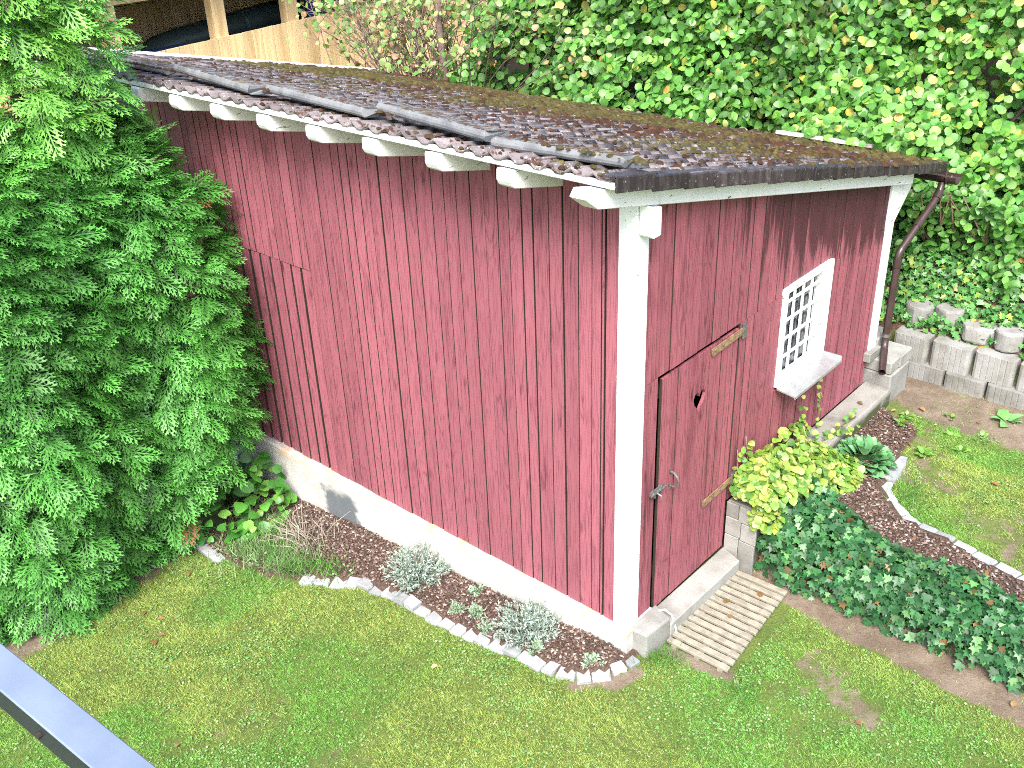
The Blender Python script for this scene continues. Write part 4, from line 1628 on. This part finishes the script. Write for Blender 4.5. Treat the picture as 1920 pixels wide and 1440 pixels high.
# ------------------------------------------------------------------ golden creeper over the ledge end
r = np.random.default_rng(81)
lobes = [((1.55, -.18, .50), (.33, .25, .21), 800), ((1.92, -.22, .40), (.37, .25, .18), 800), ((2.2, -.36, .27), (.29, .20, .12), 540), ((1.36, -.26, .28), (.12, .10, .25), 150),
         ((2.05, -.04, .50), (.32, .06, .16), 120)]
Pl, Nl = [], []
for c, s, n in lobes:
    d = norm(r.normal(0, 1, (n, 3)))
    d[:, 2] = np.abs(d[:, 2]) * 1.0 - .1
    Pl.append(np.array(c) + d * np.array(s) * r.uniform(.82, 1.06, (n, 1)))
    Nl.append(d)
# climbing strands under the window
strand = []
for (x0, z0, x1, z1) in [(2.30, .40, 2.24, .98), (2.62, .40, 2.52, .92), (1.30, .45, 1.31, .80), (2.2, .4, 2.31, .62), (1.45, .55, 1.42, .86)]:
    for t in np.linspace(0, 1, 13):
        strand.append((x0 + (x1 - x0) * t + r.normal(0, .025), -.025 - .02 * r.random(), z0 + (z1 - z0) * t + r.normal(0, .015)))
for (x0, y0, x1, y1) in [(2.4, -.12, 2.95, -.2), (2.5, -.2, 2.75, -.3)]:
    for t in np.linspace(0, 1, 14):
        strand.append((x0 + (x1 - x0) * t + r.normal(0, .03), y0 + (y1 - y0) * t + r.normal(0, .02), .40 + .05 * r.random()))
ns = len(strand)
P = np.concatenate(Pl + [np.array(strand)])
N = np.concatenate(Nl + [np.repeat([[-.3, -.8, .5]], ns, 0)])
k = len(P)
okc = (P[:, 1] < -.015)
P, N = P[okc], N[okc]
k = len(P)
szs = r.uniform(.040, .072, k)
szs[-ns:] = r.uniform(.035, .055, ns)
nrm = norm(N * .6 + np.array([-.25, -.25, .7]) + r.normal(0, .28, (k, 3)))
Mx = basis(norm(N * .3 + np.array([-.3, -.2, -.5]) + r.normal(0, .5, (k, 3))), nrm, szs)
CR = thing("golden_creeper", (1.9, -.2, .2), "yellow-green round-leaved creeper heaped over the concrete ledge below the window", "creeper")
leaf_things(CR, HEART, Mx, P, palette(k, [(.26, .36, .055), (.36, .42, .11), (.17, .32, .05), (.09, .22, .04)], [.32, .18, .28, .22], .18), M_LEAF, 300)
st = B()
for (x0, z0, x1, z1) in [(2.30, .38, 2.24, .98), (2.62, .38, 2.52, .92), (1.30, .40, 1.31, .80), (1.45, .5, 1.42, .86)]:
    st.tube([(x0, -.012, z0), ((x0 + x1) / 2 + .02, -.02, (z0 + z1) / 2), (x1, -.012, z1)], .004, 5)
st.tube([(2.1, -.2, .42), (2.5, -.16, .40), (2.95, -.2, .385)], .004, 5)
st.build("stems", M_TWIG, CR, smooth=True)

# ------------------------------------------------------------------ lavender cushions, rosette, weeds, broad leaves, tufts
def cushion(name, label, x, y, rad, hgt, n, col, seed, cat="shrub", group=None):
    r = np.random.default_rng(seed)
    z0 = float(HG(x, y))
    root = thing(name, (x, y, z0), label, cat, group)
    a = r.uniform(0, 6.283, n)
    q = np.sqrt(r.random(n))
    el = .25 + (1 - q) * 1.2
    d = np.stack([np.cos(a) * np.cos(el), np.sin(a) * np.cos(el), np.sin(el)], -1)
    L = hgt * r.uniform(.75, 1.15, n) * (1 + .35 * q)
    base = np.stack([x + .25 * rad * q * np.cos(a), y + .25 * rad * q * np.sin(a), np.full(n, z0 - .01)], -1)
    Ps, Ms, Cs = [], [], []
    c0 = np.array(col)
    for s in np.linspace(.22, 1.0, 9):
        for w in range(3):
            p = base + d * (L * s)[:, None] * np.array([rad / hgt, rad / hgt, 1.0])
            p = p + r.normal(0, .006, (n, 3))
            axn = norm(d + r.normal(0, .75, (n, 3)))
            Ps.append(p)
            Ms.append(basis(axn, r.normal(0, 1, (n, 3)), r.uniform(.020, .034, n)))
            Cs.append(c0 * (.65 + .55 * s) * (1 + r.normal(0, .12, (n, 1))))
    V, F, C = inst(LANCE, np.concatenate(Ms), np.concatenate(Ps), np.clip(np.concatenate(Cs), .01, .8))
    link("foliage", npmesh("foliage", V, F, M_LEAF, C), root)
    st = B()
    for i in range(0, n, 3):
        st.tube([tuple(base[i]), tuple(base[i] + d[i] * L[i] * .95 * np.array([rad / hgt, rad / hgt, 1.0]))], .003, 4, cap=False)
    st.build("stems", M_TWIG, root)
    return root


GREY = (.30, .39, .35)
cushion("lavender", "grey-green lavender cushion against the middle of the pale plinth", -.25, 1.84, .18, .21, 120, GREY, 91, group="grey shrubs in the mulch bed")
cushion("lavender", "silvery lavender cushion nearer the corner post, beside the cobble row", -.25, .70, .17, .18, 120, GREY, 92, group="grey shrubs in the mulch bed")
for i, (x, y, s, lb) in enumerate([(-.36, 1.27, .05, "small upright lavender sprig, left one of the close pair in mulch"), (-.32, 1.12, .06, "small upright lavender sprig, right one of the close pair in mulch"),
                                   (-.36, .50, .045, "tiny grey sprig between the larger cushion and the cobble curve"), (-.26, .10, .055, "low grey-green sprig inside the cobble curve at the bed's tip"),
                                   (-.12, 1.30, .05, "small lavender sprig close to the pale plinth"), (-.40, .95, .045, "tiny grey sprig touching the cobble row, left of the larger cushion")]):
    cushion("sprig", lb, x, y, s * .7, s * 1.6, 14, (.27, .38, .27), 95 + i, cat="plant", group="lavender sprigs in the mulch bed")


def rosette(name, label, x, y, n, L, wid, cols, seed, up=.5, cat="plant", T=OVAL, group=None):
    r = np.random.default_rng(seed)
    z0 = float(HG(x, y))
    root = thing(name, (x, y, z0), label, cat, group)
    a = r.uniform(0, 6.283, n)
    q = np.sqrt(r.random(n))
    el = R(10) + (1 - q) * up * 1.5 + .1
    d = np.stack([np.cos(a) * np.cos(el), np.sin(a) * np.cos(el), np.sin(el)], -1)
    base = np.stack([x + wid * q * np.cos(a) * .55, y + wid * q * np.sin(a) * .55, z0 + (1 - q) * wid * .55 * up + .01 + 0 * a], -1)
    sz = L * r.uniform(.7, 1.15, n)
    Mx = basis(d, np.array([0, 0, 1.0]) + r.normal(0, .2, (n, 3)), sz)
    leaf_things(root, T, Mx, base, palette(n, cols, None, .14), M_LEAF, n if n < 160 else 150, rest='foliage')
    return root


rosette("green_perennial", "rounded mid-green leafy perennial in the mulch right of the yellow creeper", 2.56, -.46, 190, .115, .30, [(.12, .32, .13), (.18, .40, .18), (.08, .24, .09)], 111, up=.75)
rosette("broadleaf_weed", "flat pale green weed at the foot of the planter wall", 3.95, -1.12, 9, .125, .05, [(.15, .36, .11), (.20, .42, .15)], 112, up=.3)
for i, (x, y, s, lb) in enumerate([(3.30, -.45, .06, "small weed in the mulch nearest the ledge, left of a pair"), (3.52, -.42, .05, "small weed right of the pair near the concrete pillar"), (3.0, -.78, .07, "larger weed clump where mulch meets upper lawn"),
                                   (3.4, -.85, .05, "small weed on soil midway between mulch and planter wall"), (3.7, -.72, .05, "tiny weed close to the planter wall's first joint"), (3.22, -1.0, .06, "weed tuft at the upper lawn's ragged edge"), (3.55, -1.05, .05, "weed tuft left of the flat pale broadleaf weed")]):
    rosette("small_weed", lb, x, y, 10, s, .05, [(.12, .30, .05), (.18, .36, .07)], 120 + i, up=.5, group="weeds on the upper soil")
r = np.random.default_rng(131)
BL = thing("broadleaf_plant", (-.45, 4.0, -.5), "clump of large soft green leaves between the thuja and the pale plinth", "plant")
n = 230
P = np.stack([r.uniform(-1.0, -.06, n), r.uniform(3.45, 4.6, n), r.uniform(-.42, -.05, n)], -1)
P[:, 2] = H(P[:, 0], P[:, 1]) + .06 + r.random(n) * .50 * ss(3.3, 3.9, P[:, 1])
Mx = basis(np.stack([r.normal(-.4, .6, n), r.normal(-.4, .6, n), r.normal(-.1, .3, n)], -1), np.stack([r.normal(-.3, .3, n), r.normal(-.3, .3, n), np.full(n, .9)], -1), r.uniform(.06, .135, n))
leaf_things(BL, HEART, Mx, P, palette(n, [(.06, .24, .03), (.09, .30, .04), (.04, .17, .025), (.16, .33, .06)]), M_LEAF, n)


def tuft(name, label, spots, seed, L=(.12, .22), cols=None, cat="grass tuft", n=150, spread=.12, group=None):
    r = np.random.default_rng(seed)
    Ps, Ms = [], []
    T = (np.array([(-.022, 0, 0), (.022, 0, 0), (.016, .5, .06), (-.016, .5, .06), (0, 1, -.12)], float), np.array([(0, 1, 2), (0, 2, 3), (3, 2, 4)]))
    x0, y0 = spots[0]
    for (x, y) in spots:
        px = x + r.normal(0, spread, n)
        py = y + r.normal(0, spread, n)
        Ps.append(np.stack([px, py, HG(px, py)], -1))
        a = r.uniform(0, 6.28, n)
        d = np.stack([np.cos(a) * .6, np.sin(a) * .6, r.uniform(.5, 1.2, n)], -1)
        Ms.append(basis(d, np.stack([np.cos(a), np.sin(a), np.full(n, 1.0)], -1) + r.normal(0, .3, (n, 3)), r.uniform(L[0], L[1], n)))
    P = np.concatenate(Ps)
    ok = ~((P[:, 0] > -.05) & (P[:, 0] < 3.7) & (P[:, 1] > -.02))
    P = P[ok]
    Mq = np.concatenate(Ms)[ok]
    C = palette(len(P), cols or [(.10, .28, .05), (.17, .36, .08), (.07, .2, .04)])
    V, F, C = inst(T, Mq, P, C)
    o = link(name, npmesh(name, V, F, M_GRASS, C))
    return tag(o, label, cat, group)


tuft("fern_tuft", "feathery bright green plant spilling over the bed at the thuja foot", [(-.78, 3.45), (-.72, 3.15), (-.55, 3.35), (-.80, 2.95), (-.45, 3.6), (-.66, 2.85), (-.85, 3.25)], 141, cat="fern", n=420, L=(.05, .14), spread=.13, cols=[(.13, .32, .07), (.20, .38, .13), (.09, .25, .05), (.28, .40, .20)])
tuft("grass_tuft", "longer grass tuft at the far end of the cobble row", [(-.66, 2.62), (-.60, 2.45), (-.75, 2.75)], 142, n=130, L=(.08, .15), spread=.07, group="longer grass tufts")
tuft("grass_tuft", "longer grass tuft at the concrete corner block by the cobbles", [(.14, -.24), (.05, -.22)], 143, n=120, L=(.06, .12), spread=.05, group="longer grass tufts")
tuft("grass_tuft", "longer grass tuft beside the mat's outer end", [(.20, -.78), (.12, -.84)], 144, n=120, L=(.05, .09), spread=.05, group="longer grass tufts")
tuft("grass_tuft", "longer grass tuft beside the right cobble row's bend", [(2.32, -.92), (2.45, -.9)], 145, n=130, L=(.07, .13), spread=.06, group="longer grass tufts")

DS = thing("dry_plant", (-.42, 3.02, -.45), "dried pale grey stalks of a cut-back plant in the mulch before the dark plinth patch", "plant")
st = B()
rd = random.Random(9)
for q in range(70):
    bx, by = -.42 + rd.gauss(0, .09), 3.02 + rd.gauss(0, .16)
    bz = float(H(bx, by))
    dx, dy = rd.gauss(-.05, .12), rd.gauss(0, .14)
    if bx + dx > -.05:
        dx = -.05 - bx
    st.tube([(bx, by, bz), (bx + dx * .4, by + dy * .4, bz + .12), (bx + dx, by + dy, bz + rd.uniform(.14, .26))], [.0035, .003, .0015], 4, cap=False)
M_STRAW = m_simple("straw", (.36, .33, .28), (.24, .20, .16), rough=.8)
st.build("stems", M_STRAW, DS)

# ------------------------------------------------------------------ mulch chips
nC = 40000
x = np.concatenate([rng.uniform(-1.0, 0.0, nC // 2), rng.uniform(1.5, 3.65, nC // 2)])
y = np.concatenate([rng.uniform(-.1, 4.2, nC // 2), rng.uniform(-2.6, -.18, nC // 2)])
ok = (inpoly(x, y, BED1) & (x < -.03)) | inpoly(x, y, BED2)
ok &= segd(x, y, COB1) > .05
ok &= segd(x, y, COB2) > .06
x, y = x[ok], y[ok]
P = np.stack([x, y, HG(x, y) + .004 + rng.random(len(x)) * .012], -1)
ok = in_view(P, .05)
P = P[ok]
k = len(P)
chip = (np.array([(-.5, -.5, 0), (.5, -.42, 0), (.42, .5, 0), (-.45, .4, 0), (-.4, -.4, .22), (.4, -.3, .2), (.3, .4, .24), (-.35, .3, .2)], float) * np.array([.55, 1, 1]),
        np.array([(4, 5, 6, 7), (0, 1, 5, 4), (1, 2, 6, 5), (2, 3, 7, 6), (3, 0, 4, 7)]))
a = rng.uniform(0, 6.28, k)
Mx = basis(np.stack([np.cos(a), np.sin(a), rng.normal(0, .25, k)], -1), np.stack([rng.normal(0, .3, k), rng.normal(0, .3, k), np.ones(k)], -1), rng.uniform(.010, .030, k))
C = palette(k, [(.095, .062, .050), (.14, .098, .082), (.056, .037, .031), (.24, .19, .165), (.38, .33, .30)], [.33, .28, .22, .12, .05], .2)
V, F, Cc = inst(chip, Mx, P, C)
kind(link("mulch", npmesh("mulch", V, F, M_MULCH, Cc)), 'stuff')

# ------------------------------------------------------------------ lawn: blades, moss tips and clover leaves
def lawn_pts(n, m=.06):
    x = np.concatenate([rng.uniform(-3.7, 1.34, int(n * .80)), rng.uniform(1.8, 4.25, int(n * .20))])
    y = np.concatenate([rng.uniform(-3.2, 4.1, int(n * .80)), rng.uniform(-3.2, -.5, int(n * .20))])
    ok = ~inpoly(x, y, BED1) & ~inpoly(x, y, BED2) & ~((x > -.05) & (x < 3.6) & (y > -.17))
    ok &= ~((x > .22) & (x < 1.25) & (y > -.66))
    ok &= (segd(x, y, COB1) > .047) & (segd(x, y, COB2) > .06) & ~((x > -1.06) & (x < -.9) & (y > 3.38))
    bm = bare_mask(x, y)
    bm = bm + (vnoise(x, y, 11, 3) - .5) * .5
    ok &= rng.random(len(x)) > ss(.22, .62, bm) * .985
    x, y = x[ok], y[ok]
    P = np.stack([x, y, HG(x, y)], -1)
    return P[in_view(P, m)]


P = lawn_pts(900000)
k = len(P)
blade = (np.array([(-.055, 0, 0), (.055, 0, 0), (0, 1, 0)], float), np.array([(0, 1, 2)]))
a = rng.uniform(0, 6.28, k)
tilt = rng.uniform(.25, 1.5, k)
ax = np.stack([np.cos(a) * tilt, np.sin(a) * tilt, np.ones(k)], -1)
nn = vnoise(P[:, 0], P[:, 1], 1.7, 21)
n2 = vnoise(P[:, 0], P[:, 1], 6.0, 22)
n3 = vnoise(P[:, 0], P[:, 1], 3.2, 23)
L = rng.uniform(.016, .042, k) * (.55 + .9 * n2) * (.75 + .6 * vnoise(P[:, 0], P[:, 1], 14, 24))
Mx = basis(ax, np.stack([-np.sin(a), np.cos(a), np.full(k, .3)], -1) + rng.normal(0, .5, (k, 3)), L)
Mx[:, :, 0] *= (rng.uniform(1.1, 1.9, k) * .022 / L)[:, None]
green, yell, olive = np.array([.18, .40, .078]), np.array([.34, .45, .115]), np.array([.28, .36, .10])
w1 = ss(.25, .60, nn)[:, None]
w2 = ss(.50, .78, n3)[:, None]
C = green * (1 - w1) + yell * w1
C = C * (1 - .4 * w2) + olive * .4 * w2
C = C * (.88 + .34 * n2[:, None]) * (1 + rng.normal(0, .30, (k, 1)))
dry = rng.random(k) < .06
C[dry] = np.array([.38, .34, .16])
V, F, Cc = inst(blade, Mx, P, np.clip(C, .01, .7))
kind(link("lawn_grass", npmesh("lawn_grass", V, F, M_GRASS, Cc)), 'stuff')

P = lawn_pts(330000)
cl = vnoise(P[:, 0], P[:, 1], 2.1, 31) * .6 + vnoise(P[:, 0], P[:, 1], 7, 32) * .4
P = P[rng.random(len(P)) < .10 + .30 * ss(.46, .72, cl)]
k = len(P)
P[:, 2] += rng.uniform(.008, .024, k)
quad = (np.array([(0, 0, 0), (.42, .5, .08), (0, 1, 0), (-.42, .5, .08)], float), np.array([(0, 1, 2, 3)]))
a = rng.uniform(0, 6.28, k)
Mx = basis(np.stack([np.cos(a), np.sin(a), rng.normal(0, .2, k)], -1), np.stack([rng.normal(0, .3, k), rng.normal(0, .3, k), np.ones(k)], -1), rng.uniform(.008, .022, k))
C = palette(k, [(.15, .33, .09), (.21, .40, .13), (.34, .48, .24), (.12, .28, .07)], [.35, .3, .1, .25], .15)
V, F, Cc = inst(quad, Mx, P, C)
kind(link("clover", npmesh("clover", V, F, M_GRASS, Cc)), 'stuff')

# ------------------------------------------------------------------ fallen leaves
LV = [(-1.80, 3.30, "curled brown leaf on the lawn at the foot of the wall-side thuja"), (-1.74, 3.18, "pale dry leaf on the lawn just below the thuja edge"),
      (-1.86, 2.97, "crumpled tan leaf alone on the mossy lawn before the thujas", ), (-1.93, 2.88, "small whitish dry leaf close below the crumpled tan one"),
      (-1.3, 3.45, "dry leaf in the soil strip between thuja and edging stone"), (-2.4, 1.84, "brown leaf on the lawn near the handrail"),
      (1.02, -.44, "orange leaf on the outer slats of the mat, nearest the ivy"), (.86, -.28, "orange leaf in the middle of the slatted mat"), (.70, -.36, "smaller orange-brown leaf below the mat's middle leaf"),
      (1.13, -.13, "leaf on the mat's inner corner by the door step"), (1.30, -.95, "tan leaf on bare soil under the ivy's lower edge"), (1.12, -2.15, "yellow-brown leaf on bare soil at the right picture edge"),
      (.22, -.70, "yellowish leaf under the outer corner of the slatted mat"), (3.55, -.32, "orange leaf on soil nearest the concrete pillar"), (3.70, -.46, "orange leaf on soil before the first planter block"),
      (3.2, -.10, "orange leaf lying on top of the concrete ledge"), (3.75, -.95, "brown leaf on bare soil before the second planter block"), (3.1, -.62, "dry leaf in the mulch above the perennial"),
      (2.35, -.58, "tan leaf in the mulch between perennial and cobbles"), (2.9, -1.4, "brown leaf on the upper lawn beyond the cobbles"), (.4, -1.5, "leaf on the lower lawn's worn patch"),
      (-.9, 1.0, "dry leaf on the lawn left of the cobble row"), (1.52, -.62, "brown leaf caught high in the ivy near the creeper"), (1.56, -1.25, "orange-brown leaf in the middle of the ivy bank"), (1.50, -1.75, "tan leaf in the ivy near the right edge")]
sp = np.array([q[:2] for q in LV])
k = len(sp)
zz = HG(sp[:, 0], sp[:, 1]) + .022
onmat = (sp[:, 0] > .24) & (sp[:, 0] < 1.23) & (sp[:, 1] > -.6) & (sp[:, 1] < -.1)
zz[onmat] = -.142
zz[-3:] = .47
zz[15] = .385
P = np.column_stack([sp, zz])
Mx = basis(np.column_stack([rng.normal(0, 1, (k, 2)), rng.normal(0, .15, k)]), np.column_stack([rng.normal(0, .25, (k, 2)), np.ones(k)]), rng.uniform(.042, .070, k))
cols = palette(k, [(.22, .115, .045), (.27, .17, .08), (.17, .085, .04), (.36, .28, .17)], None, .1)
for i in range(k):
    V, F, Cc = inst(OVAL, Mx[i:i + 1], P[i:i + 1] * 0, cols[i:i + 1])
    o = link("fallen_leaf", npmesh("fallen_leaf", V, F, M_DRY, Cc))
    o.location = P[i]
    tag(o, LV[i][2], "leaf", "fallen leaves")
